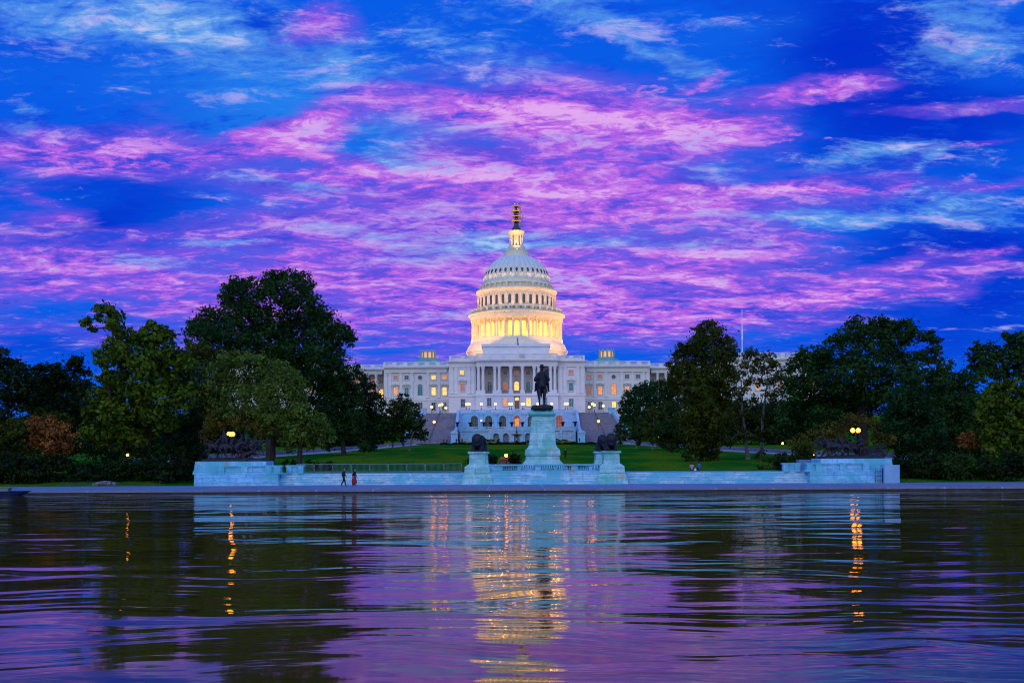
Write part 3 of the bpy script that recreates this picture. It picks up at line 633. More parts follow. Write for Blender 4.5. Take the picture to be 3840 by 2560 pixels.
apil = MB().box(-.42, .42, -.32, .1, 0, 5.9).mesh('pilaster')
awf = MB().archring(0, 3.5, .62, .95, -.25, .05, 8, 3.1).mesh('attic_window')
awp = MB(); awp.prism([(-.62, .4), (.62, .4)] + [(.62*math.cos(math.pi*i/8), 3.5 + .62*math.sin(math.pi*i/8)) for i in range(9)], -.1, .05); awp = awp.mesh('attic_pane'); awp.materials.append(M_GLASS)
for k in range(36):
    a = 2*math.pi*k/36; P_ = (DX + 15.92*math.cos(a), DY + 15.92*math.sin(a), 64.4); put('window', awf, M_IRON, AT, P_, a + math.pi/2); put('glazing', awp, None, AT, P_, a + math.pi/2)
    a = 2*math.pi*(k+.5)/36; put('pilaster', apil, M_IRON, AT, (DX + 15.92*math.cos(a), DY + 15.92*math.sin(a), 63.52), a + math.pi/2)
m = dm(); m.lathe([(14.4, 71.75), (14.4, 73.3), (14.9, 73.5), (14.9, 73.9), (14.2, 74.1), (13.9, 74.4), (13.8, 75.2), (13.3, 75.3)], 108, (DX, DY, 0))
for k in range(36):
    a = 2*math.pi*(k+.5)/36; c, s_ = math.cos(a), math.sin(a)
    q = MB().box(-.35, .35, -.95, .1, 0, 1.4).box(-.42, .42, -1.1, .1, 1.403, 1.65)
    R = Matrix.Translation((DX + 14.4*c, DY + 14.4*s_, 71.8)) @ Matrix.Rotation(a + math.pi/2, 4, 'Z'); m.add([tuple(R @ Vector(v)) for v in q.v], q.f)
m.build('bracket_stage', M_IRON, cap)
prof = []
for i in range(25):
    t_ = 1.178 * i / 24; prof.append((13.3*math.cos(t_), 75.25 + 11.7*math.sin(t_)))
NR = 36*6
def rib(k, z): return 1.022 if k % 6 in (2, 3, 4) and z > 76.2 else (1.0 if k % 6 != 0 else .995)
m = dm(); m.lathe(prof, NR, (DX, DY, 0), rib=lambda k, z: 1.034 if (k % 6) in (3,) else (1.020 if (k % 6) in (2, 4) else 1.0))
SH = m.build('dome_shell', mat('skylit_shell_paint', (.70, .76, .76), .5, fn=mottled((.62, .70, .72), (.72, .78, .78), .5)), cap)  # cooler copy of the dome paint, with the skylight tint in its colour
ow = MB(); ow.lathe([(.62, -.12), (.62, .12)], 14, (0, 0, 0), .8, 1.5)
owf = MB(); owf.lathe([(.95, -.3), (.95, .02), (.6, .02), (.6, -.3)], 14, (0, 0, 0), .8, 1.45); owf.frustum(0, 1.5, -.3, .12, .5, .35, .2, .25); owf.frustum(0, -1.6, -.3, .12, .7, .35, .6, .25)
owm, owfm = ow.mesh('lunette'), owf.mesh('lunette_frame'); owm.materials.append(M_GLASS)
zz = 78.7; tt = math.asin((zz - 75.25)/11.7); rr = 13.3*math.cos(tt); slope = math.atan2(11.7*math.cos(tt), 13.3*math.sin(tt))
for k in range(36):
    a = 2*math.pi*k/36
    for me, nm, mt, dr in ((owfm, 'lunette_frame', M_IRON, .28), (owm, 'lunette', None, .30)):
        o = put(nm, me, mt, SH, (DX + (rr+dr)*math.cos(a), DY + (rr+dr)*math.sin(a), zz))
        nrm = Vector((math.cos(a)*math.sin(slope), math.sin(a)*math.sin(slope), math.cos(slope))); upv = Vector((-math.cos(a)*math.cos(slope), -math.sin(a)*math.cos(slope), math.sin(slope)))
        xx = upv.cross(nrm); o.rotation_euler = Matrix((xx, upv, nrm)).transposed().to_euler()
m = dm(); m.lathe([(5.2, 85.4), (5.2, 87.9), (5.35, 88.0), (5.35, 88.2), (5.0, 88.2), (5.0, 86.4)], 24, (DX, DY, 0)); m.build('upper_gallery', M_IRON, cap)
m = dm(); m.lathe([(4.6, 86.3), (3.3, 88.3), (3.3, 88.6), (3.5, 88.7), (3.4, 89.9), (3.1, 90.3)], 24, (DX, DY, 0)); m.lathe([(1.6, 90.2), (1.6, 95.0)], 16, (DX, DY, 0))
m.lathe([(2.9, 94.8), (3.0, 95.2), (3.1, 95.3), (3.5, 96.2), (3.5, 96.5), (2.6, 96.7)], 24, (DX, DY, 0)); TH_ = m.build('tholos', M_IRON, cap)
tc = MB().lathe([(.36, 0), (.30, .3), (.26, 4.0), (.36, 4.5), (.36, 4.7)], 8).mesh('column')
for k in range(12):
    a = 2*math.pi*(k+.5)/12; put('column', tc, M_IRON, TH_, (DX + 2.6*math.cos(a), DY + 2.6*math.sin(a), 90.25))
m = dm(); m.lathe([(2.2, 96.6), (2.1, 97.2), (1.5, 98.0), (1.0, 98.8), (.9, 99.8)], 16, (DX, DY, 0)); m.build('statue_base', mat('green_bronze', (.03, .07, .05), .5), cap)
st = MB().lathe([(.95, 99.7), (1.1, 100.5), (.75, 102.0), (1.0, 103.4), (1.05, 104.3), (.85, 105.2), (.35, 105.6), (.42, 106.2), (.45, 106.6), (.2, 107.0)], 14, (DX, DY, 0))
st.build('rooftop_statue', M_BRONZE, cap, smooth=True)
sc_ = thing('scaffold', (DX, DY, 96.6), 'yellow decked scaffold wrapped round the statue on top of the dome', 'scaffold')
for z in (100.5, 102.5, 104.6, 106.6):
    m = MB(); m.lathe([(1.2, z), (2.05, z), (2.1, z + .22), (1.2, z + .22)], 12, (DX, DY, 0)); m.build('deck', M_GOLD, sc_)
m = MB()
for k in range(8):
    a = 2*math.pi*(k+.5)/8; m.tube([(DX + 1.9*math.cos(a), DY + 1.9*math.sin(a), 98.6), (DX + 1.9*math.cos(a), DY + 1.9*math.sin(a), 108.3)], .05, 4)
for z in (101.3, 103.4, 105.5, 107.6, 108.2):
    for k in range(8):
        a = 2*math.pi*(k+.5)/8; b = 2*math.pi*(k+1.5)/8; m.tube([(DX + 1.9*math.cos(a), DY + 1.9*math.sin(a), z), (DX + 1.9*math.cos(b), DY + 1.9*math.sin(b), z)], .045, 4)
m.build('tube_frame', M_GALV, sc_)
m = MB()
for x in (1.5, 2.5):
    for y in (-.5, .5): m.tube([(DX + x, DY + y, 96.7), (DX + x, DY + y, 108.0 if x < 2 else 104)], .06, 4)
for k in range(9):
    z = 97.2 + 1.15*k
    for y in (-.5, .5): m.tube([(DX + 1.5, DY + y, z), (DX + 2.5, DY + y, z if z < 104 else 104)], .04, 4)
m.tube([(DX + 1.9, DY, 108), (DX + 1.9, DY, 109.4)], .05, 4)
m.build('hoist_tower', M_GALV, sc_)
# flags and roof fittings
fp = thing('flagpole', (2.0, 402.0, 40.0), 'white flagpole with a limp striped flag above the portico', 'flagpole')
MB().tube([(2.0, 402, 40.9), (2.0, 402, 49.0)], [.14, .07], 8).ball((2.0, 402, 49.1), .16, 8, 6).build('pole', M_WHITE, fp)
def flagfn(t, b):
    z = t.sep(objco(t))[2]; s_ = t.m('GREATER_THAN', t.m('FRACT', t.m('MULTIPLY', z, 2.0)), .5)
    t.put(b.inputs['Base Color'], t.mix(s_, (.45, .03, .04, 1), (.7, .7, .72, 1)))
fl = MB(); V = []
for i in range(9):
    z = 48.7 - 2.9*i/8
    for j in range(7): V.append((2.05 + .62*j/6*(1 - .25*math.sin(i*.7)), 402 + .14*math.sin(j*2.0 + i*.5), z - .35*j/6))
fl.add(V, [(i*7+j, i*7+j+1, (i+1)*7+j+1, (i+1)*7+j) for i in range(8) for j in range(6)])
fo = fl.build('flag', mat('striped_flag', (.5, .1, .1), .8, fn=flagfn), fp); fo.modifiers.new('s', 'SOLIDIFY').thickness = .02
h = thing('roof_hut', (3.6, 399.5, 42.1), 'small white gabled hut on the portico roof beside the flagpole', 'hut')
MB().box(2.4, 5.0, 399.2, 401.2, 40.2, 42.2).build('walls', M_WHITE, h); MB().prism([(2.1, 42.203), (5.3, 42.203), (3.7, 42.95)], 398.9, 401.4).build('roof', M_WHITE, h)
fp2 = PT(2783, 1320, 402)
f2 = thing('flagpole', (fp2.x, 402, 42), 'tall bare white flagpole on the right wing rising above the trees', 'flagpole')
MB().tube([(fp2.x, 402, 39), (fp2.x, 402, 58.3)], [.22, .10], 8).ball((fp2.x, 402, 58.4), .2, 8, 6).build('pole', mat('white_pole', (.9, .9, .9), .4), f2)
# floodlights that the photo shows on the dome and on the right flagpole
def spot(name, loc, to, energy, col, ang=60, r=.5, label=None):
    l = bpy.data.lights.new(name, 'SPOT'); l.energy = energy; l.color = col; l.spot_size = math.radians(ang); l.spot_blend = .6; l.shadow_soft_size = r
    o = bpy.data.objects.new(name, l); COL.objects.link(o); o.location = loc
    o.rotation_euler = (Vector(to) - Vector(loc)).to_track_quat('-Z', 'Y').to_euler(); return o
DOMEW = (1, .43, .07)
for s in (-1, 1):
    spot('floodlight', (DX + s*30, 411.6, 40.6), (DX + s*7, DY, 70), 26000, DOMEW, 70, 1.0)
    spot('floodlight', (DX + s*23, 404, 42.6), (DX + s*4, DY, 72), 9000, (1, .46, .12), 60, .8)
    spot('floodlight', (DX + s*40, 452, 42), (DX + s*4, DY, 68), 80000, DOMEW, 70, 1.0)
for k in range(24):
    a = 2*math.pi*(k + .5)/24; c_, s_ = math.cos(a), math.sin(a)
    spot('floodlight', (DX + 18.3*c_, DY + 18.3*s_, 63.8), (DX + 15.6*c_, DY + 15.6*s_, 70.5), 420, DOMEW, 120, .3)
    spot('floodlight', (DX + 14.9*c_, DY + 14.9*s_, 75.6), (DX + 11.5*c_, DY + 11.5*s_, 84), 120, (1, .60, .25), 120, .6)
for k in range(36):
    if k % 2: continue
    a = 2*math.pi*(k + .5)/36; l = bpy.data.lights.new('peristyle_lamp', 'POINT'); l.energy = 330; l.color = (1, .34, .04); l.shadow_soft_size = .25
    o = bpy.data.objects.new('peristyle_lamp', l); COL.objects.link(o); o.location = (DX + 16.5*math.cos(a), DY + 16.5*math.sin(a), 52.6)
spot('floodlight', (DX, DY - 9, 86.0), (DX, DY, 100), 9000, (1, .48, .10), 60, .2)
spot('floodlight', (fp2.x, 398, 42.3), (fp2.x, 402, 52), 2600, (1, .9, .8), 30, .2)
# ------------------------------------------------------------------ terrace with its arcades, great stairs
def arcade_wall(m, x0, x1, y, z0, z1, arches, r, zs, depth=.9):
    """wall x0..x1 with arched openings centred at arches, springing at zs"""
    xs_ = x0
    for ax in arches:
        m.box(xs_, ax - r, y, y + depth, z0, z1)
        n = 10; a = [math.pi*i/n for i in range(n + 1)]
        for i in range(n):
            p0, p1 = (ax + r*math.cos(a[i]), zs + r*math.sin(a[i])), (ax + r*math.cos(a[i+1]), zs + r*math.sin(a[i+1]))
            m.prism([p0, (p0[0], z1), (p1[0], z1), p1][::-1], y, y + depth)
        xs_ = ax + r
    m.box(xs_, x1, y, y + depth, z0, z1)
TX, TY = 2.0, 378.0
ter = thing('arcaded_terrace', (TX, 372, 9), 'two storey white marble terrace with arches and balustrades below the domed building', 'terrace')
A7 = [TX + (p - 1940)*TY/F for p in (1778.5, 1832, 1884.6, 1938, 1991, 2045, 2097)]
m = MB(); arcade_wall(m, TX - 20.9, TX + 20.9, TY, 13.3, 18.95, A7, 1.22, 16.95); m.box(TX - 20.9, TX + 20.9, TY - .15, TY + .9, 18.953, 19.35)
m.box(TX - 20.8, TX + 20.8, TY + .9, 402, 18.6, 19.0)
for a in A7: m.archring(a, 16.95, 1.35, 1.95, TY - .12, TY - .003, 12)
for i in range(8):
    x = TX - 20.4 + i*5.0 + (.35 if i in (0,) else 0)
    x = (A7[i-1] + A7[i])/2 if 0 < i < 7 else (TX - 20.3 if i == 0 else TX + 20.3)
    m.box(x - .55, x + .55, TY - .3, TY - .003, 13.3, 18.6); m.frustum(x, TY - .2, 18.3, 18.95, .55, .3, .8, .5)
m.build('upper_wall', M_TERR, ter)
m = MB(); balustrade(m, TX - 20.9, TX + 20.9, TY - .1, 19.35, 20.4, 5.2, .45, .5); m.build('upper_balustrade', M_TERR, ter)
for i, a in enumerate(A7):
    lit = i in (3, 6); pn = MB(); pn.box(a - 1.22, a + 1.22, TY + .85, TY + .9, 13.3, 18.2)
    d = pn.build('arched_window', M_WARM3 if lit else M_GLASS, ter)
    q = MB()
    for x in (-.62, 0, .62): q.box(a + x - .07, a + x + .07, TY + .70, TY + .84, 13.3, 18.1)
    for z in (14.3, 15.6, 16.8): q.box(a - 1.2, a + 1.2, TY + .66, TY + .695, z, z + .14)
    q.build('frame', mat('olive_frame', (.20, .17, .08), .6) if not lit else M_DOOR, d)
m = MB(); m.box(A7[3] - .8, A7[3] + .8, TY + .60, TY + .65, 14.5, 17.2); m.build('lit_door_glass', M_WARM2, ter)
LY = 368.0
LA = [TX + (p - 1940)*LY/F for p in (1859, 1896, 1937, 1978.5, 2018)]
m = MB(); arcade_wall(m, TX - 10.2, TX + 10.2, LY, 8.2, 12.5, LA, .98, 10.75)
for s in (-1, 1):
    a, b = sorted((TX + s*10.2, TX + s*20.1)); m.box(a, b, LY + .3, LY + 1.2, 8.2, 12.5)
m.box(TX - 20.1, TX + 20.1, LY + .95, TY, 8.2, 12.97); m.box(TX - 20.1, TX + 20.1, LY - .15, LY + 1.2, 12.503, 12.95)
for a in LA: m.archring(a, 10.75, 1.06, 1.45, LY - .1, LY - .003, 12)
for x in [(LA[i] + LA[i+1])/2 for i in range(4)] + [LA[0] - 1.9, LA[4] + 1.9, TX - 19.6, TX + 19.6, TX - 15, TX + 15]: m.box(x - .35, x + .35, LY - .2, LY + .297, 8.2, 12.5)
m.box(TX - 10.1, TX + 10.1, LY + .9, LY + .94, 8.2, 12.4)
m.build('lower_wall', M_TERR, ter)
m = MB(); balustrade(m, TX - 20.1, TX + 20.1, LY - .05, 12.97, 14.0, 4.0, .4, .5); m.build('lower_balustrade', M_TERR, ter)
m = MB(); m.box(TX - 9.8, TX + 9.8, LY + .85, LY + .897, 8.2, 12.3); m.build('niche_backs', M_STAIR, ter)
for s, sd in ((-1, 'left'), (1, 'right')):
    st = thing('great_staircase', (CX + s*28, 365, 9), 'broad grey stone staircase climbing the hill at the %s of the arcaded terrace' % sd, 'staircase', 'great stairs beside the terrace')
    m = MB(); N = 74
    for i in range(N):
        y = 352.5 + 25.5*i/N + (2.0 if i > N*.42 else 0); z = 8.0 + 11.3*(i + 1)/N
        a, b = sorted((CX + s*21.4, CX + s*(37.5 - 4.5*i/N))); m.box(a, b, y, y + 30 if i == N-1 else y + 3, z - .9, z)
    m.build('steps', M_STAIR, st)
    for k, x0 in enumerate((21.0,)):
        m = MB(); x = CX + s*x0; a, b = x - .45, x + .45
        pts = [(353.5, 8.0), (353.5, 12.2), (363, 13.2), (378, 20.0), (378, 8.0)]
        V = [(a, p[0], p[1]) for p in pts] + [(b, p[0], p[1]) for p in pts]; n = 5
        m.add(V, [tuple(range(n)), tuple(range(2*n-1, n-1, -1))] + [(i, (i+1) % n, (i+1) % n + n, i + n) for i in range(n)])
        m.box(x - 1.1, x + 1.1, 351.0, 353.4, 8.0, 11.3); m.box(x - 1.3, x + 1.3, 350.8, 353.6, 11.303, 11.7); m.box(x - .9, x + .9, 351.2, 353.2, 11.703, 12.2); m.build('cheek_wall', M_TERR, st)
    m = MB(); a0, a1 = CX + s*38.2, CX + s*33.6; V = []
    for (x, y, zt) in ((a0, 352, 9.6), (a1, 380, 20.4)):
        for dx_ in (-.4, .4): V += [(x + dx_, y, 7), (x + dx_, y, zt)]
    m.add(V, [(0, 1, 5, 4), (2, 6, 7, 3), (1, 3, 7, 5), (0, 2, 3, 1), (4, 5, 7, 6)])
    m.box(a1 - 1.2, a1 + 1.2, 378.5, 381, 12, 20.6); m.box(a1 - 1.5, a1 + 1.5, 378.2, 381.3, 20.603, 21.0); m.build('outer_wall', M_TERR, st)
    m = MB(); xa, xb = CX + s*29.4, CX + s*27.4
    for i in range(9):
        f0 = i/8; y = 353.5 + 25.2*f0 + (2 if f0 > .42 else 0); z = 8.2 + 11.1*f0; m.tube([(xa + (xb-xa)*f0, y, z), (xa + (xb-xa)*f0, y, z + 1.0)], .07, 5)
        if i < 8:
            f1 = (i+1)/8; y1 = 353.5 + 25.2*f1 + (2 if f1 > .42 else 0); m.tube([(xa + (xb-xa)*f0, y, z + 1.0), (xa + (xb-xa)*f1, y1, 8.2 + 11.1*f1 + 1.0)], .09, 5)
    m.build('handrail', M_DARKM, st)
    m = MB(); a, b = sorted((CX + s*22.8, CX + s*36.5))
    for k in range(8): x = a + (b-a)*k/7; m.tube([(x, 351.6, 8.0), (x, 351.6, 9.1)], .05, 5)
    m.box(a, b, 351.57, 351.63, 9.08, 9.14)
    tag(m.build('metal_railing', M_DARKM), 'thin metal railing across the foot of the %s great staircase' % sd, 'railing', 'railings at the foot of the stairs')

# ------------------------------------------------------------------ lamps
def lamp_proto(h, gl, globes=1, gr=.26, big=False):
    """post lamp built about the origin; returns mesh list"""
    p = MB(); p.lathe([(.20, 0), (.20, .18), (.12, .3), (.07, .5), (.055, h*.6), (.05, h - .35), (.10, h - .3), (.12, h - .2)], 10)
    if globes == 2:
        p.tube([(-.32, 0, h - .12), (-.32, 0, h - .3), (0, 0, h - .42), (.32, 0, h - .3), (.32, 0, h - .12)], .04, 6)
    me = p.mesh('post'); me.materials.append(M_DARKM); gs = []
    for k in range(globes):
        x = 0 if globes == 1 else (-.33, .33)[k]
        g = MB().ball((x, 0, h), gr, 12, 8); mg = g.mesh('globe', smooth=True); mg.materials.append(gl); gs.append(mg)
        cpm = MB().lathe([(.02, h + gr + .16), (.05, h + gr + .06), (.10, h + gr - .015), (.02, h + gr - .03)][::-1], 8, (x, 0, 0)).mesh('finial'); cpm.materials.append(M_DARKM); gs.append(cpm)
    return me, gs
PROT = {}
def lamp(at, h, label, kind='far', globes=1, group=None, gr=.26, rz=0):
    key = (round(h, 2), kind, globes, gr)
    if key not in PROT: PROT[key] = lamp_proto(h, dict(far=M_GLOBEF, near=M_GLOBE, big=M_BIGGLOBE)[kind], globes, gr)
    me, gs = PROT[key]
    t = thing('street_lamp' if h > 2.4 else 'terrace_lamp', at, label, 'lamp', group, rz)
    put('post', me, None, t, at)
    for i, g_ in enumerate(gs): put('globe' if i % 2 == 0 else 'finial', g_, None, t, at)
    return t
TG = 'lit globe lamps along the terrace balustrade'
TLAMP = [(1749.6, 'lit lamp on the terrace balustrade nearest the left staircase'), (1759.6, 'second lit terrace lamp from the left, close beside the first'),
    (1804.7, 'lit terrace lamp standing above the gap between the first and second upper arch'), (1858, 'lit terrace lamp left of the paired lamps beside the central door'),
    (1911, 'left one of the paired terrace lamps just left of the central door'), (1918.5, 'right one of the paired terrace lamps just left of the central door'),
    (1958.5, 'left one of the paired terrace lamps just right of the central door'), (1964.5, 'right one of the paired terrace lamps just right of the central door'),
    (2016.6, 'lit terrace lamp directly behind the forelegs of the bronze horse'), (2069, 'single lit terrace lamp just right of the bronze horse'),
    (2119.5, 'left one of the two lit terrace lamps nearest the right staircase'), (2127.5, 'right one of the two lit terrace lamps nearest the right staircase')]
for px, lb in TLAMP:
    lamp(((px - 1920)*378.2/F + (HY - 1515)*TH*.094, 378.15, 20.4), 1.95, lb, 'far', 1, TG, .42)
def lamp_px(px, py, D, h, label, kind='far', globes=1, group=None, gr=.26, gz=None):
    p = PT(px, py, D); z0 = gz if gz is not None else p.z - h
    return lamp((p.x, p.y, z0), p.z - z0, label, kind, globes, group, gr)
SG = 'lit lamps on the great stairs and the drive above them'
for px, py, D, gz, lb in ((1619, 1525.5, 385, 19.3, 'lit lamp left of the top of the left great staircase'), (1649, 1519, 381, 19.3, 'brightest lit lamp at the head of the left staircase handrail'),
    (1657.5, 1516, 384, 19.3, 'lit lamp just right of the handrail at the head of the left staircase'), (1672, 1529, 392, 19.3, 'small dim lamp near the basement wall above the left staircase'),
    (2209.5, 1526, 392, 19.3, 'low lit lamp at the left side of the head of the right staircase'), (2221, 1514, 384, 19.3, 'taller lit lamp just left of the right staircase handrail head'),
    (2228.5, 1518, 381, 19.3, 'lit lamp at the head of the right staircase handrail'), (2262, 1521, 385, 19.3, 'lit lamp alone right of the right staircase handrail head'),
    (1628, 1581.6, 364, None, 'lit lamp halfway up the left great staircase'), (2244.6, 1579, 364, None, 'lit lamp halfway up the right great staircase')):
    lamp_px(px, py, D, 3.6, lb, 'far', 1, SG, .44, gz)
lamp_px(1805, 1576, 375.5, 2.6, 'lit globe lamp among the palms on the lower terrace', 'far', 1, None, .25)
for px, py, D, lb, kd, gr in ((1898, 1707, 139, 'single round lit lamp before the brown stone enclosure behind the balustrade', 'near', .22),
    (2321, 1620, 300, 'lit lamp in front of the small tree beside the right staircase', 'far', .24), (2467, 1639, 280, 'pale lit lamp under the young trees at right of the lawn', 'far', .2),
    (1548, 1624, 310, 'faint lamp glowing through the small trees left of the left staircase', 'far', .2), (2935, 1662, 230, 'lit lamp among bushes left of the artillery sculpture', 'near', .25),
    (3051, 1705, 180, 'small lamp low beside the left end of the artillery sculpture', 'near', .16), (699, 1704, 160, 'small lamp low between dark trees left of the cavalry sculpture', 'near', .14),
    (478, 1705, 133, 'lit lamp under the big leafed tree at the left', 'near', .16), (3480, 1692, 200, 'faint lamp low among the dark bushes at far right', 'far', .16)):
    gz = ground_z(PT(px, py, D).x, D)
    lamp_px(px, py, D, 3.0, lb, kd, 1, 'path lamps in the park', gr, gz)
for px, py, D, lb in ((866, 1627, 133, 'bright twin globe lamp glowing behind the cavalry sculpture'), (3208, 1613, 131, 'bright twin globe lamp glowing behind the artillery sculpture')):
    p = PT(px, py, D); gz = ground_z(p.x, D)
    lamp((p.x, p.y, gz), p.z - gz, lb, 'big', 2, 'twin globe lamps behind the sculptures', .27, 0 if px > 2000 else math.radians(65))

# ------------------------------------------------------------------ potted palms, fountain, beds
def palm_meshes():
    pot = MB().lathe([(.30, 0), (.34, .08), (.22, .18), (.42, .62), (.55, .95), (.60, 1.0), (.50, 1.02)], 14).mesh('urn')
    r = random.Random(3); lf = MB()
    for k in range(46):
        a = r.uniform(0, 2*math.pi); L = r.uniform(.9, 1.5); up = r.uniform(.5, 1.3); P = []
        for i in range(5):
            f = i/4; P.append(Vector((math.cos(a)*L*f, math.sin(a)*L*f, .95 + up*(f*1.7 - f*f*1.25))))
        sd = Vector((-math.sin(a), math.cos(a), 0)); V = []
        for i, p in enumerate(P):
            w_ = .17*math.sin(math.pi*min(1, .15 + i/4*.85)) + .02; V += [tuple(p + sd*w_), tuple(p - sd*w_)]
        lf.add(V, [(2*i, 2*i+1, 2*i+3, 2*i+2) for i in range(4)])
    return pot, lf.mesh('fronds')
POT, FRO = palm_meshes()
PALMS = [(1764, 1583, 'potted palm at the left end of the lower terrace'), (1815, 1585, 'potted palm just right of the lower terrace lamp'), (1841, 1585, 'potted palm below the second upper arch'),
    (1876, 1585, 'potted palm below the third upper arch'), (1919, 1585, 'potted palm left of the lit central arch door'), (1959, 1585, 'potted palm right of the lit central arch door'),
    (2110, 1584, 'potted palm near the right end of the lower terrace'), (1715, 1583, 'potted palm on the cheek wall of the left staircase'), (2157, 1583, 'potted palm on the cheek wall of the right staircase')]
for px, py, lb in PALMS:
    D = 369.5 if px not in (1715, 2157) else 364.5; p = PT(px, py, D)
    z0 = 13.95 if px not in (1715, 2157) else 13.9
    t = thing('potted_palm', (p.x, p.y - (1.3 if D > 369 else 0), z0), lb, 'potted plant', 'potted palms on the terrace')
    w0 = wpos(t); put('urn', POT, M_DARKM, t, w0); put('fronds', FRO, L_DARK, t, w0)
ft = thing('fountain', (1.6, 356, 8.1), 'small tiered bronze fountain in front of the lower terrace arches', 'fountain')
MB().lathe([(1.3, 8.0), (1.3, 8.5), (.35, 8.7), (.28, 10.3), (.5, 10.5), (.3, 10.6)], 18, (1.6, 356, 0)).build('pedestal', M_DARKM, ft)
MB().lathe([(.3, 10.5), (1.9, 10.95), (2.0, 11.15), (1.7, 11.0), (.2, 10.9)], 24, (1.6, 356, 0)).build('basin', mat('aged_brass', (.35, .22, .05), .5), ft)
MB().lathe([(.2, 10.9), (.3, 11.8), (.7, 12.1), (.15, 12.2), (.1, 13.6), (.02, 13.9)], 14, (1.6, 356, 0)).build('upper_bowl', mat('red_brown_bronze', (.30, .09, .04), .5), ft)
def hedge(x0, x1, y0, y1, h, label, m, name='hedge', cat='hedge', leaf=.16, group=None):
    n = int((x1-x0)*(y1-y0)*55) + 400; z0 = ground_z((x0+x1)/2, y0) - .1
    P = RNG.random((n, 3)); P[:, 0] = x0 + (x1-x0)*P[:, 0]; P[:, 1] = y0 + (y1-y0)*P[:, 1]
    bump_ = .75 + .25*np.sin(P[:, 0]*1.7 + y0) * np.cos(P[:, 0]*.63); P[:, 2] = z0 + h*bump_*np.sqrt(P[:, 2])
    o = leaf_obj(name, P, RNG.normal(size=(n, 3)) + [0, -.5, .8], leaf, m); return tag(o, label, cat, group)
def leaf_obj(name, P, N, size, m, parent=None):
    n = len(P); N = N / (np.linalg.norm(N, axis=1, keepdims=True) + 1e-6)
    R_ = RNG.normal(size=(n, 3)); T = np.cross(N, R_); T /= (np.linalg.norm(T, axis=1, keepdims=True) + 1e-6); B = np.cross(N, T)
    s_ = (size * RNG.uniform(.6, 1.35, n))[:, None]
    V = np.stack([P + T*s_, P + B*s_*.55 + N*s_*.12, P - T*s_*.9, P - B*s_*.55 + N*s_*.12], 1).reshape(-1, 3)
    Q = np.arange(4*n).reshape(n, 4); og = wpos(parent) if parent else Vector(P.mean(0)) * 1.0
    if not parent: og.z = float(P[:, 2].min())
    me = bpy.data.meshes.new(name); set_mesh(me, V - np.array(og), Q); return put(name, me, m, parent, og)
hedge(-23, -8, 340, 343.5, 1.0, 'dark clipped hedge left of the fountain at the top of the lawn', L_DARK, group='hedges at the top of the lawn')
hedge(-7.5, 4.5, 338, 342, 1.15, 'dark hedge in front of the fountain at the top of the lawn', L_DARK, group='hedges at the top of the lawn')
hedge(13, 27, 339, 343, 1.0, 'long dark hedge right of the equestrian statue at the top of the lawn', L_DARK, group='hedges at the top of the lawn')
hedge(-20, -5, 352.5, 355.0, .9, 'strip of yellow and green bedding flowers left of the fountain', leafmat('flowers', (.16, .20, .01), (.42, .40, .03), (.75, .65, .05)), 'flower_bed', 'flower bed', .13, 'flower beds before the terrace')
hedge(10, 20, 352.5, 355.0, .9, 'strip of yellow and green bedding flowers right of the equestrian statue', leafmat('flowers', (.1, .1, .01), (.1, .1, .1)), 'flower_bed', 'flower bed', .13, 'flower beds before the terrace')
hedge(-13, -4, 356.5, 359.5, 1.8, 'low green shrubs behind the yellow flowers left of the fountain', L_MID, 'shrub_bed', 'shrubs', .16)
hedge(5, 19, 356.5, 359.5, 1.6, 'low green shrubs behind the yellow flowers right of the fountain', L_MID, 'shrub_bed', 'shrubs', .16)

# ------------------------------------------------------------------ the memorial in front of the lawn
MX = 3.55
mem = thing('memorial_platform', (MX, 125, .35), 'long white marble memorial platform with steps facing the pool', 'memorial platform')
XL, XR = MX - 39.4, MX + 39.4
m = MB(); NS = 7
for i in range(NS):
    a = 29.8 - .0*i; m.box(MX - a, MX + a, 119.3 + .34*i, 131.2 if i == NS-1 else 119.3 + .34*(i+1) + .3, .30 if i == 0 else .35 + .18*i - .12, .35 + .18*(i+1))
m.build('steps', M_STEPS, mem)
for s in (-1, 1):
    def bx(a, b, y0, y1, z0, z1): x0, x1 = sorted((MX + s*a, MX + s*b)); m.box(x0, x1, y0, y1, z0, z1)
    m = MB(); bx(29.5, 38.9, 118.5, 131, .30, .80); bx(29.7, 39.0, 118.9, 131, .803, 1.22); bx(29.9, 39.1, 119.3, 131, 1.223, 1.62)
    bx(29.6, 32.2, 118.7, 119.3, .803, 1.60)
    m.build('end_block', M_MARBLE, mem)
    m = MB()
    bx(29.5, 36.6, 119.9, 120.5, 1.623, 2.42); bx(29.4, 36.7, 119.75, 120.65, 2.423, 2.60); bx(29.4, 36.7, 119.8, 120.6, 1.626, 1.86)
    for c in (29.9, 30.9, 33.6, 36.2): bx(c - .35, c + .35, 119.72, 119.9, 1.63, 2.42)
    bx(27.3, 29.2, 121.4, 122.0, 1.613, 2.42); bx(27.2, 29.3, 121.3, 122.1, 2.423, 2.60)
    for c in (27.6, 28.9): bx(c - .3, c + .3, 121.2, 121.397, 1.613, 2.42)
    m.build('parapet', M_MARBLE, mem)
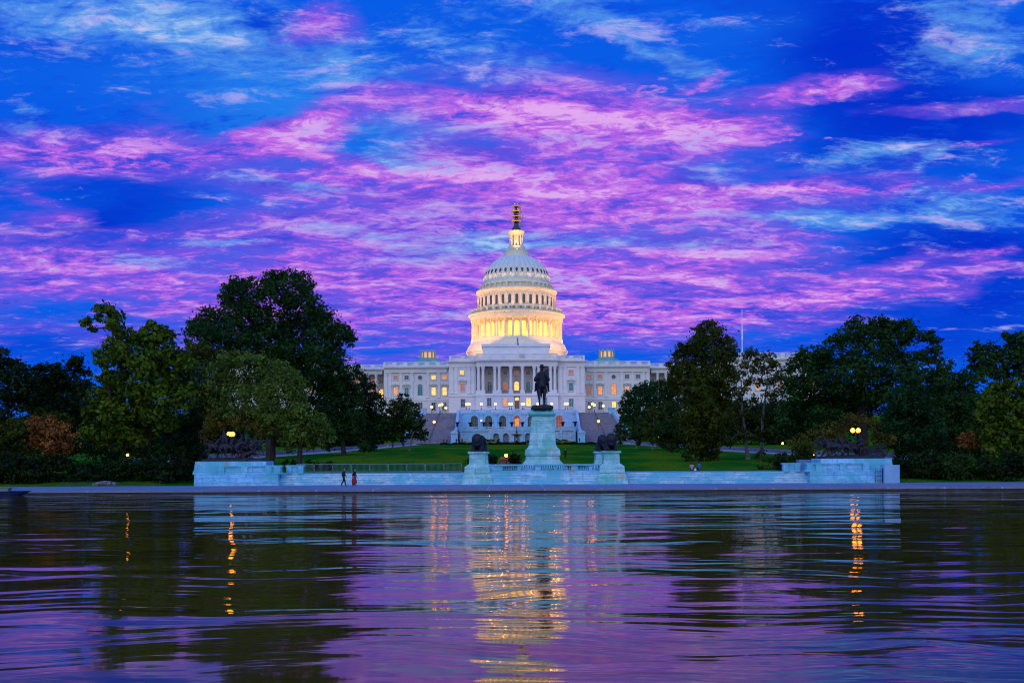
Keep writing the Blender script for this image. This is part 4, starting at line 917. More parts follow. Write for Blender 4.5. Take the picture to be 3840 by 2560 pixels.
# central forecourt block with its balustrade
m = MB(); m.box(MX - 8.9, MX + 8.9, 118.9, 128, .30, 1.60); m.box(MX - 9.0, MX + 9.0, 118.6, 119.3, .30, .62); m.box(MX - 9.1, MX + 9.1, 118.2, 118.6, .30, .45)
m.build('forecourt', M_STEPS, mem)
m = MB(); m.box(MX - 6.7, MX + 6.7, 119.25, 119.95, 1.603, 1.92); m.box(MX - 6.7, MX + 6.7, 119.2, 120.0, 2.42, 2.60)
piers = [(-6.7, -4.6), (-2.95, -2.55), (-.95, -.35), (.0 + 1.1, 1.5), (3.05, 3.8), (5.05, 5.4), (6.3 - .0, 6.7)]
for a, b in piers: m.box(MX + a, MX + b, 119.3, 119.9, 1.923, 2.417)
for (a, b), (c, d) in zip(piers, piers[1:]):
    n = max(2, round((c - b)/.26)); 
    for k in range(n):
        x = MX + b + (c - b)*(k + .5)/n; m.lathe([(.055, 1.922), (.10, 2.02), (.11, 2.10), (.05, 2.26), (.075, 2.38), (.075, 2.42)], 8, (x, 119.6, 0))
m.build('balustrade', M_MARBLE, mem)

def stepped(name, label, cat, x, y, tiers, m_=M_PEDEST, group=None, parts='tier'):
    z0 = tiers[0][0]; t = thing(name, (x, y, z0), label, cat, group)
    k = len(tiers)
    for i, tr in enumerate(tiers):
        z0, z1, a0, b0, a1, b1, pn = tr; mm = MB().frustum(x, y, z0, z1, a0, b0, a1, b1); mm.build(pn, m_, t)
    return t
gx, gy = 3.55, 125.3
ped = thing('statue_pedestal', (gx, gy, 1.6), 'tall tapering stained marble pedestal carrying the bronze horse and rider', 'pedestal')
def tiers(rows, name, x=gx, y=gy, ky=1.0, mm=M_PEDEST, par=ped):
    m = MB()
    for (z0, z1, a0, a1) in rows: m.frustum(x, y, z0, z1, a0, a0*ky, a1, a1*ky)
    return m.build(name, mm, par)
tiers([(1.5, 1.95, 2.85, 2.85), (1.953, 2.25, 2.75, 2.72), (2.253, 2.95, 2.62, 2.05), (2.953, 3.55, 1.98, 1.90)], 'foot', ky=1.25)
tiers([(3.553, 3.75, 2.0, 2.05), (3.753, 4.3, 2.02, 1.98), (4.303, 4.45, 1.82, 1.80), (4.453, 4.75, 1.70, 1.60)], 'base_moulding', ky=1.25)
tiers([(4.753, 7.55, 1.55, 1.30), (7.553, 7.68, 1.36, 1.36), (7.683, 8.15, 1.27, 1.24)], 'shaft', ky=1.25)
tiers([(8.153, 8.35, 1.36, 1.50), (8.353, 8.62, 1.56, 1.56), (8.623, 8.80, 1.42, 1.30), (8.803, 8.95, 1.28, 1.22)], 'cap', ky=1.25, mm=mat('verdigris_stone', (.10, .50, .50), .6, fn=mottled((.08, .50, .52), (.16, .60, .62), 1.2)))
def lion_ped(x, y, label):
    t = thing('lion_pedestal', (x, y, .35), label, 'pedestal', 'marble pedestals of the bronze lions')
    z = .30 if y < 122 else 1.6
    m = MB()
    if y < 122: m.frustum(x, y, z, 1.2, 1.75, 1.9, 1.62, 1.8); m.frustum(x, y, 1.203, 1.62, 1.6, 1.78, 1.35, 1.5); m.frustum(x, y, 1.623, 1.95, 1.42, 1.6, 1.40, 1.55)
    else: m.frustum(x, y, 1.55, 1.95, 1.42, 1.6, 1.40, 1.55)
    m.frustum(x, y, 1.953, 2.35, 1.40, 1.55, 1.37, 1.52); m.frustum(x, y, 2.353, 2.62, 1.35, 1.5, .98, 1.2)
    m.build('base', M_PEDEST, t)
    m = MB(); m.frustum(x, y, 2.62, 3.72, .92, 1.2, .84, 1.15); m.build('shaft', M_PEDEST, t)
    m = MB(); m.frustum(x, y, 3.723, 3.86, .88, 1.2, 1.0, 1.3); m.frustum(x, y, 3.863, 4.05, 1.04, 1.35, 1.02, 1.33); m.build('cap', M_PEDEST, t)
LPOS = [(MX - 7.45, 120.4, 'front lion pedestal at the left of the balustrade'), (MX + 7.6, 120.4, 'front lion pedestal at the right of the balustrade'),
        (MX - 7.3, 128.5, 'rear lion pedestal half hidden behind the front left one'), (MX + 7.3, 128.5, 'rear lion pedestal showing left of the front right one')]
for q in LPOS: lion_ped(*q)
for s, sd, grp in ((-1, 'cavalry', 'left'), (1, 'artillery', 'right')):
    x = MX + s*35.4; t = thing('sculpture_pedestal', (x, 123, 1.6), 'long low marble pedestal under the bronze %s group' % sd, 'pedestal', 'long pedestals of the bronze groups')
    m = MB(); m.frustum(x, 122.6, 1.62, 2.0, 4.25, 2.1, 4.2, 2.05); m.frustum(x, 122.6, 2.003, 2.95, 4.12, 2.0, 4.02, 1.9); m.build('base', M_MARBLE, t)
    m = MB(); m.frustum(x, 122.6, 2.953, 3.06, 4.05, 1.92, 3.95, 1.85); m.build('cap', M_MARBLE, t)
    if s > 0:
        c = MB().box(MX + 37.6, MX + 39.3, 117.9, 119.2, .35, 2.35); tag(c.build('concrete_block', mat('bluish_concrete', (.22, .45, .72), .8, fn=mottled((.20, .42, .70), (.26, .50, .78), .8))), 'tall plain bluish slab covering the right end of the memorial', 'panel')
        c = MB().box(MX + 36.7, MX + 37.5, 118.3, 118.34, .5, 1.8)
        gt = thing('metal_gate', (MX + 37.1, 118.3, .35), 'small dark barred gate beside the bluish slab', 'gate')
        c = MB()
        for k in range(4): c.box(MX + 36.75 + .25*k, MX + 36.79 + .25*k, 118.3, 118.34, .4, 1.9)
        for z in (.6, 1.1, 1.6): c.box(MX + 36.75, MX + 37.54, 118.345, 118.37, z, z + .05)
        c.build('bars', M_DARKM, gt); MB().box(MX + 37.55, MX + 37.6, 118.28, 118.4, .35, 2.0).build('post', M_DARKM, gt)

# ------------------------------------------------------------------ figures: one continuous skin grown over capsules
def organic(name, caps, voxel, smooth=2):
    """caps: (p0, p1, r0, r1[, flatten]) tapered capsules fused into one surface; origin at (0,0,0)"""
    m = MB()
    for c in caps:
        p0, p1, r0, r1 = Vector(c[0]), Vector(c[1]), c[2], c[3]
        L = (p1 - p0).length
        if L < 1e-4: m.ball(p0, r0, 12, 8, c[4] if len(c) > 4 else (1, 1, 1)); continue
        n = max(1, int(L / max(.02, min(r0, r1) * 1.2)) ); n = min(n, 8)
        m.tube([p0.lerp(p1, i/n) for i in range(n+1)], [r0 + (r1 - r0)*i/n for i in range(n+1)], 10)
        m.ball(p0, r0, 10, 6); m.ball(p1, r1, 10, 6)
    me = m.mesh(name); o = bpy.data.objects.new('tmp', me); COL.objects.link(o)
    r = o.modifiers.new('r', 'REMESH'); r.mode = 'VOXEL'; r.voxel_size = voxel
    sm = o.modifiers.new('s', 'SMOOTH'); sm.factor = .5; sm.iterations = smooth
    dg = bpy.context.evaluated_depsgraph_get(); dg.update()
    out = bpy.data.meshes.new_from_object(o.evaluated_get(dg)); out.name = name; out.shade_smooth()
    bpy.data.objects.remove(o); return out
def horse_caps(legs='stand', head=(0, -1.12, 1.95), nose=(0, -1.45, 1.62)):
    C = [((0, -.5, 1.25), (0, -.1, 1.24), .27, .29), ((0, -.1, 1.24), (0, .5, 1.28), .29, .30), ((0, .5, 1.26), (0, .68, 1.2), .33, .26), ((0, -.5, 1.28), (0, -.72, 1.3), .29, .22),
         ((0, -.62, 1.4), tuple((Vector((0, -.62, 1.4)) + Vector(head))/2), .25, .18), (tuple((Vector((0, -.62, 1.4)) + Vector(head))/2), head, .18, .13),
         (head, tuple(Vector(head).lerp(Vector(nose), .6)), .14, .10), (tuple(Vector(head).lerp(Vector(nose), .6)), nose, .10, .07)]
    h = Vector(head)
    for s in (-1, 1): C.append((tuple(h + Vector((s*.07, .04, .10))), tuple(h + Vector((s*.09, .03, .24))), .04, .015))
    C.append((tuple(h + Vector((0, .10, .08))), (0, -.45, 1.62), .06, .09))
    if legs == 'stand':
        F_ = [[(.17, -.55, 1.0), (.16, -.58, .55), (.15, -.57, .14), (.15, -.63, .04)], [(-.17, -.55, 1.0), (-.16, -.66, .55), (-.15, -.62, .14), (-.15, -.68, .04)]]
        H_ = [[(.17, .55, 1.1), (.17, .42, .82), (.15, .72, .50), (.15, .66, .12), (.15, .62, .04)], [(-.17, .55, 1.1), (-.17, .50, .82), (-.15, .84, .50), (-.15, .80, .12), (-.15, .76, .04)]]
    elif legs == 'gallop':
        F_ = [[(.17, -.6, 1.05), (.16, -1.0, .85), (.15, -1.3, .62), (.15, -1.42, .55)], [(-.17, -.6, 1.0), (-.16, -.95, .70), (-.15, -.85, .30), (-.15, -.95, .22)]]
        H_ = [[(.17, .6, 1.1), (.17, .75, .78), (.15, 1.15, .62), (.15, 1.30, .28), (.15, 1.36, .18)], [(-.17, .6, 1.1), (-.17, .45, .78), (-.15, .65, .42), (-.15, .42, .14), (-.15, .34, .08)]]
    else:
        F_ = [[(.2, -.6, 1.05), (.3, -.95, 1.1), (.3, -1.1, .75), (.3, -1.0, .65)], [(-.17, -.6, 1.0), (-.16, -.85, .75), (-.15, -.65, .40), (-.15, -.58, .32)]]
        H_ = [[(.17, .6, 1.1), (.17, .5, .78), (.15, .85, .45), (.15, .70, .10), (.15, .62, .04)], [(-.17, .6, 1.1), (-.17, .65, .78), (-.15, 1.0, .42), (-.15, .9, .10), (-.15, .82, .04)]]
    for ch, rr_ in ((F_, (.12, .062, .042, .06)), (H_, (.18, .12, .062, .042, .06))):
        for L in ch:
            for i in range(len(L) - 1): C.append((L[i], L[i+1], rr_[i], rr_[i+1]))
    C += [((0, .85, 1.35), (0, 1.02, 1.1), .06, .08), ((0, 1.02, 1.1), (0, 1.08, .6), .08, .03)] if legs != 'gallop' else [((0, .85, 1.35), (0, 1.2, 1.35), .06, .08), ((0, 1.2, 1.35), (0, 1.65, 1.15), .08, .02)]
    return C
def rider_caps(lean=0.0, cape=True, arm=None, hat='brim'):
    l = -lean
    C = [((0, .05, 1.55), (0, .02 + l*.5, 1.85), .20, .19), ((0, .02 + l*.5, 1.85), (0, l, 2.12), .19, .17), ((0, l, 2.12), (0, l*1.1 - .02, 2.30), .08, .07), ((0, l*1.15 - .03, 2.38), (0, l*1.15 - .04, 2.42), .105, .105)]
    for s in (-1, 1):
        sh = (s*.19, l, 2.08)
        if arm and s == 1: C += [(sh, (s*.35, l - .25, 2.25), .075, .06), ((s*.35, l - .25, 2.25), (s*.40, l - .5, 2.55), .06, .04)]
        else: C += [(sh, (s*.36, l + .02, 1.82), .08, .065), ((s*.36, l + .02, 1.82), (s*.10, l - .30, 1.72), .06, .045)]
        C += [((s*.13, .05, 1.58), (s*.36, -.30, 1.42), .15, .10), ((s*.36, -.30, 1.42), (s*.41, -.14, 1.02), .085, .06), ((s*.41, -.14, 1.02), (s*.44, -.34, .97), .065, .05)]
    if cape: C += [((-.16, l + .06, 2.08), (-.36, .10, 1.72), .12, .16), ((.16, l + .06, 2.08), (.36, .10, 1.72), .12, .16), ((0, l + .10, 2.0), (0, .3, 1.6), .2, .2)]
    return C
def hat_mesh(x=0, y=0, z=2.5, r=.19):
    m = MB(); m.lathe([(.11, z - .06), (r, z - .03), (r + .01, z - .01), (.11, z), (.115, z + .12), (.10, z + .14)], 14, (x, y, 0)); return m
S2 = 1.88
hz = 9.28; hat_ = thing('equestrian_statue', (gx, gy - .3, 8.953), 'dark bronze statue of a man in a brimmed hat on a standing horse', 'statue')
HB = organic('horse', horse_caps('stand', head=(.25, -.85, 2.10), nose=(.34, -1.15, 1.76)), .035)
RB = organic('rider', rider_caps(), .03)
o = put('horse', HB, M_BRONZE, hat_, (gx, gy - .0, hz), 0, S2); put('rider', RB, M_BRONZE, o, (gx, gy, hz)); 
hm = hat_mesh(0, -.04, 2.50).mesh('hat'); put('hat', hm, M_BRONZE, o, (gx, gy, hz))
sf = MB(); sf.tube([(.34, -.25, 1.85), (.40, -.3, 1.6), (.30, -.45, 1.45)], .012, 5); put('rein', sf.mesh('rein'), M_BRONZE, o, (gx, gy, hz))
bb = organic('ledge', [((-.55, -1.0, .06), (.55, -1.0, .06), .15, .14), ((-.55, .9, .06), (.55, .9, .06), .15, .14), ((-.45, -1.0, .05), (-.45, .9, .05), .18, .18), ((.45, -1.0, .05), (.45, .9, .05), .18, .18), ((0, -1.0, .05), (0, .9, .05), .2, .2), ((.15, -.7, .12), (.3, -.9, .15), .14, .1)], .04)
put('bronze_ledge', bb, M_BRONZE, hat_, (gx, gy, hz - .28), 0, S2 * 1.0)
def lion_mesh():
    C = [((0, -.35, .45), (0, .2, .42), .34, .32), ((0, .2, .42), (0, .95, .38), .32, .30), ((0, -.40, .60), (0, -.62, .92), .44, .44), ((0, -.62, .98), (0, -.78, .98), .38, .27), ((0, -.92, .86), (0, -1.12, .76), .16, .12), ((0, -.75, .6), (0, -.85, .45), .24, .14)]
    for s in (-1, 1): C += [((s*.28, -.3, .35), (s*.30, -.6, .12), .16, .11), ((s*.30, -.6, .12), (s*.28, -1.15, .10), .11, .10), ((s*.28, -1.15, .10), (s*.28, -1.25, .09), .12, .10), ((s*.28, .85, .32), (s*.40, .5, .15), .24, .14), ((s*.4, .5, .14), (s*.42, .2, .09), .12, .10), ((s*.26, -.82, 1.14), (s*.28, -.82, 1.18), .07, .05)]
    C += [((.1, 1.15, .3), (.5, 1.2, .12), .06, .05), ((0, 0, .04), (0, .9, .04), .4, .4)]
    C = [c for c in C]
    return organic('lion', C, .04)
LM = lion_mesh(); lpl = MB().box(-.75, .75, -1.35, 1.35, 0, .12).mesh('plinth')
for (x, y, _), lb in zip(LPOS, ('crouching bronze lion on the front left pedestal', 'crouching bronze lion on the front right pedestal', 'bronze lion on the rear left pedestal behind another lion', 'bronze lion on the rear right pedestal, left of the front one')):
    t = thing('lion_statue', (x, y, 4.053), lb, 'statue', 'bronze lions on pedestals')
    put('body', LM, M_BRONZE, t, (x, y + .15, 4.14), 0, 1.42); put('plinth', lpl, M_BRONZE, t, (x, y, 4.053))
HG = organic('horse', horse_caps('gallop', head=(0, -1.25, 1.80), nose=(0, -1.60, 1.62)), .05); HR = organic('horse', horse_caps('rear', head=(.1, -1.0, 2.0), nose=(.2, -1.35, 1.85)), .05)
RG = organic('rider', rider_caps(.25, False), .04); RA = organic('rider', rider_caps(.2, True, True), .04)
def base_lump(x, L, w, z, par):
    r = random.Random(5); C = []
    for i in range(26):
        a = x*0 + r.uniform(-L, L); b = r.uniform(-w, w); C.append(((a, b, .05), (a + r.uniform(-.6, .6), b + r.uniform(-.3, .3), r.uniform(.05, .28)), r.uniform(.22, .4), r.uniform(.12, .25)))
    for yy in (-w, -w/3, w/3, w): C.append(((-L, yy, .05), (L, yy, .05), .2, .2))
    put('bronze_ground', organic('bronze_ground', C, .06), M_BRONZE, par, (x, 122.6, z))
def place(root, me, x, y, z, rz, s, tilt=(0, 0), nm='horse'):
    o = put(nm, me, M_BRONZE, root, (x, y, z), rz, s); o.rotation_euler = (tilt[0], tilt[1], rz); return o
# cavalry group, charging to the right
cx = MX - 35.4; cg = thing('cavalry_sculpture', (cx, 122.6, 3.06), 'dark bronze group of charging cavalry horses and riders with a raised flag', 'statue')
base_lump(cx, 3.3, 1.2, 3.1, cg); R90 = math.pi/2
for i, (dx_, dy_, dz_, rz_, tl, rid, me) in enumerate(((-2.3, -.5, .30, 1.4, (.22, 0), 1, HG), (-1.3, .7, .35, 1.75, (0, .1), 1, HR), (-.3, -.7, .25, 1.5, (.05, 0), 1, HG), (.7, .5, .35, 1.65, (-.1, 0), 2, HR), (1.5, -.2, .25, 1.45, (-.1, 0), 1, HG), (2.3, .8, .15, 1.6, (-.25, 0), 1, HG), (2.1, -.95, -.25, 1.5, (-.45, .5), 0, HG))):
    o = place(cg, me, cx + dx_, 122.6 + dy_, 3.12 + dz_, rz_, 1.06, tl)
    if rid: q = put('rider', RG if rid == 1 else RA, M_BRONZE, o, (cx + dx_, 122.6 + dy_, 3.12 + dz_))
fm = organic('flag', [((-1.25, 0, 3.6), (-.95, 0, 2.3), .10, .22), ((-1.3, 0, 3.5), (-1.5, .1, 2.0), .08, .2), ((-1.2, 0, 3.3), (-1.1, .2, 1.6), .1, .3), ((-1.26, 0, 3.7), (-1.28, 0, 4.05), .05, .03)], .05)
put('flag', fm, M_BRONZE, cg, (cx + .0, 122.6, 2.95))
tl_ = MB(); tl_.tube([(cx + .9, 122.4, 5.2), (cx + .55, 122.4, 6.9)], .03, 5); tl_.tube([(cx - 1.26, 122.6, 5.5), (cx - 1.28, 122.6, 7.1)], .04, 5); tl_.build('lances', M_BRONZE, cg)
# artillery group, pulling a gun carriage to the left
ax = MX + 35.4; ag = thing('artillery_sculpture', (ax, 122.6, 3.06), 'dark bronze group of horses and soldiers hauling a wheeled gun carriage', 'statue')
base_lump(ax, 3.3, 1.2, 3.1, ag)
for i, (dx_, dy_, dz_, rz_, tl, rid, me) in enumerate(((-2.1, -.6, .15, -1.7, (0, 0), 0, HR), (-2.5, .6, .35, -1.5, (.1, 0), 1, HG), (-1.0, -.5, .10, -1.6, (.1, 0), 1, HG), (-.9, .7, .2, -1.5, (0, 0), 2, HR), (.1, -.1, -.1, -1.45, (.15, 0), 1, HG))):
    o = place(ag, me, ax + dx_, 122.6 + dy_, 3.12 + dz_, rz_, .98, tl)
    if rid: put('rider', RG if rid == 1 else RA, M_BRONZE, o, (ax + dx_, 122.6 + dy_, 3.12 + dz_))
SO = organic('soldier', [((0, 0, .75), (-.1, 0, 1.2), .17, .16), ((-.1, 0, 1.2), (-.2, 0, 1.45), .06, .1), ((-.1, -.15, 1.15), (-.4, -.2, .95), .07, .05), ((0, -.1, .7), (-.35, -.1, .6), .12, .09), ((-.35, -.1, .6), (-.3, -.1, .15), .08, .06), ((0, .1, .7), (-.3, .15, .6), .12, .09), ((-.3, .15, .6), (-.2, .15, .15), .08, .06), ((-.2, 0, 1.55), (-.2, 0, 1.6), .12, .1), ((.0, .1, 1.2), (.35, .1, 1.0), .06, .05)], .035)
for dx_, dy_, dz_ in ((1.15, -.1, .75), (1.5, .4, .7), (.9, .3, .55)): put('soldier', SO, M_BRONZE, ag, (ax + dx_, 122.6 + dy_, 3.2 + dz_), 0, 1.05)
def wheel(x, y, z, r):
    m = MB(); n = 28
    ring = [(x + r*math.cos(2*math.pi*k/n), y, z + r*math.sin(2*math.pi*k/n)) for k in range(n + 1)]; m.tube(ring, .055, 6)
    for k in range(14): a = 2*math.pi*k/14; m.tube([(x, y, z), (x + r*math.cos(a), y, z + r*math.sin(a))], .03, 5)
    m.tube([(x, y - .14, z), (x, y + .14, z)], .11, 8); return m
for dy_ in (-.75, .75): wheel(ax + 3.25, 122.6 + dy_, 3.95, .72).build('wheel', M_BRONZE, ag)
for dy_ in (-.7, .7): wheel(ax + 1.35, 122.6 + dy_, 3.72, .52).build('wheel', M_BRONZE, ag)
m = MB(); m.tube([(ax + 2.1, 122.6, 4.05), (ax + 3.0, 122.6, 4.30), (ax + 3.75, 122.6, 4.25)], [.09, .15, .11], 10); m.box(ax + 1.0, ax + 3.4, 122.35, 122.85, 3.75, 3.95); m.tube([(ax + 3.25, 121.8, 3.95), (ax + 3.25, 123.4, 3.95)], .07, 8)
m.box(ax + .9, ax + 1.9, 122.1, 123.1, 3.96, 4.35); m.tube([(ax - .6, 122.6, 3.75), (ax + 1.2, 122.6, 3.85)], .06, 6); m.build('gun_carriage', M_BRONZE, ag)
# wooden crate seen left of the right pedestal
MB().box(MX + 30.0, MX + 31.6, 124.6, 126, 1.62, 2.95).build('equipment_box', mat('blue_box', (.10, .22, .42), .6)); tag(bpy.data.objects['equipment_box'], 'bluish covered box behind the parapet at the left end of the artillery pedestal', 'box')
# ------------------------------------------------------------------ barriers, people, small things
def barrier_parts(w=2.05, h=1.08):
    f = MB(); r = .10; P = [(-w/2, 0, .18), (-w/2, 0, h - r), (-w/2 + r*.3, 0, h - r*.3), (-w/2 + r, 0, h), (w/2 - r, 0, h), (w/2 - r*.3, 0, h - r*.3), (w/2, 0, h - r), (w/2, 0, .18), (-w/2, 0, .18)]
    f.tube(P, .024, 6); b = MB(); n = 15
    for k in range(1, n): x = -w/2 + w*k/n; b.tube([(x, 0, .18), (x, 0, h)], .009, 4)
    ft = MB(); ft.tube([(0, -.32, 0), (0, -.28, .05), (0, 0, .20), (0, .28, .05), (0, .32, 0)], .02, 5)
    return f.mesh('frame'), b.mesh('bars'), ft.mesh('foot')
BF, BB, BT = barrier_parts(); ORD = 'first second third fourth fifth sixth seventh eighth ninth tenth'.split()
bx0 = (1107 - 1920)*124/F
for i in range(9):
    w_ = 2.15; x = bx0 + w_*(i + .5) + .05; y = 124.0 + (.05 if i % 2 else -.04)
    lb = '%s steel crowd barrier from the left in the row on the marble platform' % ORD[i]
    if i == 0: lb = 'steel crowd barrier touching the end of the left marble parapet'
    if i == 8: lb = 'steel crowd barrier nearest the front left lion pedestal'
    t = thing('crowd_barrier', (x, y, 1.615), lb, 'barrier', 'steel crowd barriers along the lawn edge'); w0 = wpos(t)
    put('frame', BF, M_GALV, t, w0); put('bars', BB, M_GALV, t, w0)
    for s in (-.8, .8): put('foot', BT, M_GALV, t, w0 + Vector((s, 0, 0)))
cn = thing('traffic_cone', PT(1454, 1688, 300), 'small red traffic cone on the lawn by the left path', 'cone'); p = wpos(cn); p.z = ground_z(p.x, p.y); cn.location = p; WPOS[cn.name] = p
MB().lathe([(.32, 0), (.32, .06), (.22, .07), (.05, .95), (.03, .96)], 12, p).build('cone_body', mat('red_plastic', (.75, .03, .02), .5), cn)
MB().lathe([(.165, .38), (.125, .55)], 12, p).build('band', mat('white_band', (.7, .7, .7), .5), cn)
rb = thing('folding_barricade', (PT(2216, 1733, 128).x, 128, 1.6), 'small red and white folding barricade left of the front right lion pedestal', 'barricade'); p = wpos(rb)
MB().box(p.x - .55, p.x + .55, 127.9, 127.95, 2.15, 2.40).box(p.x - .55, p.x + .55, 127.9, 127.95, 1.85, 2.0).build('board', mat('red_white', (.6, .1, .08), .6, fn=lambda t, b: t.put(b.inputs['Base Color'], t.mix(t.m('GREATER_THAN', t.m('FRACT', t.m('MULTIPLY', t.m('ADD', t.sep(objco(t))[0], t.sep(objco(t))[2]), 3.3)), .5), (.65, .05, .04, 1), (.7, .7, .7, 1)))), rb)
for s in (-.45, .45): MB().tube([(p.x + s, 127.8, 1.6), (p.x + s, 127.97, 2.45), (p.x + s, 128.2, 1.6)], .025, 5).build('leg', M_GALV, rb)

def hand_caps(wr, d, s):
    """palm, four bent fingers of unequal length and a thumb from the palm's side; wr wrist, d direction, s side"""
    wr, d = Vector(wr), Vector(d).normalized(); sd = Vector((0, 1, 0)) if abs(d.y) < .7 else Vector((1, 0, 0)); sd = (sd - d*sd.dot(d)).normalized(); nm = d.cross(sd) * s
    C = [(tuple(wr), tuple(wr + d*.05), .026, .028), (tuple(wr + d*.05 - sd*.025), tuple(wr + d*.085 - sd*.03), .017, .014), (tuple(wr + d*.05 + sd*.025), tuple(wr + d*.085 + sd*.03), .017, .014)]
    for k, L in enumerate((.062, .075, .07, .055)):
        b = wr + d*.088 + sd*(.033 - .022*k); mdl = b + d*L*.5 + nm*.006; C += [(tuple(b), tuple(mdl), .0095, .009), (tuple(mdl), tuple(mdl + d*L*.42 + nm*.02), .009, .008)]
    b = wr + d*.03 + sd*.03; C += [(tuple(b), tuple(b + d*.03 + sd*.022), .012, .010), (tuple(b + d*.03 + sd*.022), tuple(b + d*.058 + sd*.026 + nm*.01), .010, .009)]
    return C
def head_caps(c, f=(0, -1, 0)):
    c, f = Vector(c), Vector(f).normalized(); sd = Vector((0, 0, 1)).cross(f); u = Vector((0, 0, 1))
    C = [(tuple(c + u*.03), tuple(c + u*.031), .092, .092), (tuple(c + f*.025 + u*.02), tuple(c + f*.035 - u*.06), .075, .052), (tuple(c + f*.085 + u*.0), tuple(c + f*.104 - u*.02), .012, .015), (tuple(c + f*.078 - u*.052 - sd*.015), tuple(c + f*.078 - u*.052 + sd*.015), .012, .012)]
    for s in (-1, 1): C += [(tuple(c + sd*s*.088 + u*.01), tuple(c + sd*s*.09 - u*.02), .014, .011), (tuple(c + f*.078 + sd*s*.030 + u*.012), tuple(c + f*.079 + sd*s*.033 + u*.012), .012, .012)]
    return C
def person(at, rz, label, pose='stand', top=(.02, .02, .05), bot=(.015, .015, .03), hair='short', scale=1.0, skirt=False, bag=None, fine=True, group=None):
    t = thing('person', at, label, 'person', group, rz)
    if pose == 'sit':
        hip, ch, nk, hd = (0, 0, .12), (0, -.02, .45), (0, -.06, .62), (0, -.10, .76)
        kn = [(s*.12, -.42, .16) for s in (-1, 1)]; an = [(s*.12, -.42, -.22) for s in (-1, 1)]; toe = [(s*.12, -.56, -.27) for s in (-1, 1)]
        el = [(s*.25, -.10, .34) for s in (-1, 1)]; wr = [(s*.14, -.32, .24) for s in (-1, 1)]; hdir = [(0, -1, -.2)]*2
    elif pose == 'walk':
        hip, ch, nk, hd = (0, 0, .95), (0, -.03, 1.30), (0, -.04, 1.47), (0, -.06, 1.60)
        kn = [(-.09, -.16, .50), (.09, .04, .50)]; an = [(-.09, -.22, .10), (.09, .26, .14)]; toe = [(-.09, -.37, .04), (.09, .14, .03)]
        el = [(-.25, .08, 1.12), (.25, -.04, 1.12)]; wr = [(-.24, .02, .88), (.24, -.20, .92)]; hdir = [(0, -.2, -1), (0, -.4, -1)]
    else:
        hip, ch, nk, hd = (0, 0, .95), (0, -.01, 1.30), (0, -.02, 1.47), (0, -.03, 1.60)
        kn = [(-.10, -.02, .50), (.10, -.02, .50)]; an = [(-.11, .02, .09), (.11, .02, .09)]; toe = [(-.12, -.13, .04), (.12, -.13, .04)]
        el = [(-.25, .02, 1.12), (.25, .02, 1.12)]; wr = [(-.24, -.10, .90), (.24, -.10, .90)]; hdir = [(0, -.3, -1)]*2
        if pose == 'camera': el = [(-.26, -.12, 1.26), (.26, -.12, 1.26)]; wr = [(-.10, -.30, 1.48), (.10, -.30, 1.48)]; hdir = [(.6, -.3, 1), (-.6, -.3, 1)]
    V_ = Vector; up = V_((0, 0, 1)); sh = [tuple(V_(nk) + V_((s*.16, 0, -.07))) for s in (-1, 1)]; hp = [tuple(V_(hip) + V_((s*.09, 0, 0))) for s in (-1, 1)]
    B = [(hip, ch, .13, .13), (ch, tuple(V_(nk) - up*.05), .13, .08), (nk, tuple(V_(nk) + up*.06), .052, .05), (sh[0], sh[1], .06, .06)] + head_caps(hd)
    for i in (0, 1):
        B += [(hp[i], kn[i], .085, .058), (kn[i], an[i], .056, .036), (an[i], toe[i], .042, .032), (sh[i], el[i], .05, .038), (el[i], wr[i], .036, .026)] + hand_caps(wr[i], hdir[i], (-1, 1)[i])
    put('body', organic('body', B, .013 if fine else .03, 1), M_SKIN, t, at); e = .022
    C = [(hip, ch, .145, .155), (ch, tuple(V_(nk) - up*.06), .155, .09), (tuple(V_(sh[0])), tuple(V_(sh[1])), .08, .08)]
    for i in (0, 1): C += [(sh[i], el[i], .072, .058), (el[i], tuple(V_(wr[i]).lerp(V_(el[i]), .12)), .056, .042)]
    put('jacket', organic('jacket', C, .02 if fine else .035, 2), cloth('t%02d%02d%02d' % tuple(int(v*99) for v in top), top), t, at)
    L = []
    for i in (0, 1):
        L += [(hp[i], kn[i], .115, .085), (kn[i], tuple(V_(an[i]).lerp(V_(kn[i]), .1)), .082, .062)]
    if skirt: L = [(hip, tuple(V_(hip) - up*.35), .17, .24), (tuple(V_(hip) - up*.35), tuple(V_(hip) - up*.6), .24, .28)]
    put('skirt' if skirt else 'trousers', organic('trousers', L, .02 if fine else .035, 2), cloth('b%02d%02d%02d' % tuple(int(v*99) for v in bot), bot), t, at)
    put('shoes', organic('shoes', [(tuple(V_(an[i]) - up*.03), tuple(V_(toe[i])), .052, .042) for i in (0, 1)], .018 if fine else .03, 1), M_DARKM, t, at)
    H = [(tuple(V_(hd) + V_((0, .03, .055))), tuple(V_(hd) + V_((0, .04, .02))), .100, .098)]
    if hair == 'long': H += [(tuple(V_(hd) + V_((0, .07, .0))), tuple(V_(hd) + V_((0, .10, -.22))), .085, .075)]
    put('hair', organic('hair', H, .018 if fine else .03, 1), M_HAIR, t, at)
    if bag: m_ = MB().ball((.0, .22, 1.18), .17, 12, 8, (1, .6, 1.25)); put('backpack', m_.mesh('backpack', smooth=True), cloth('bag', bag), t, at)
    t.scale = (scale,)*3; return t
pz = .35
def gx_(px, D): return (px - 1920)*D/F
person((gx_(1288, 116), 116, pz), math.radians(80), 'person in dark jacket walking right in front of the marble steps', 'walk', (.012, .02, .05), (.01, .01, .015), 'short', 1.12)
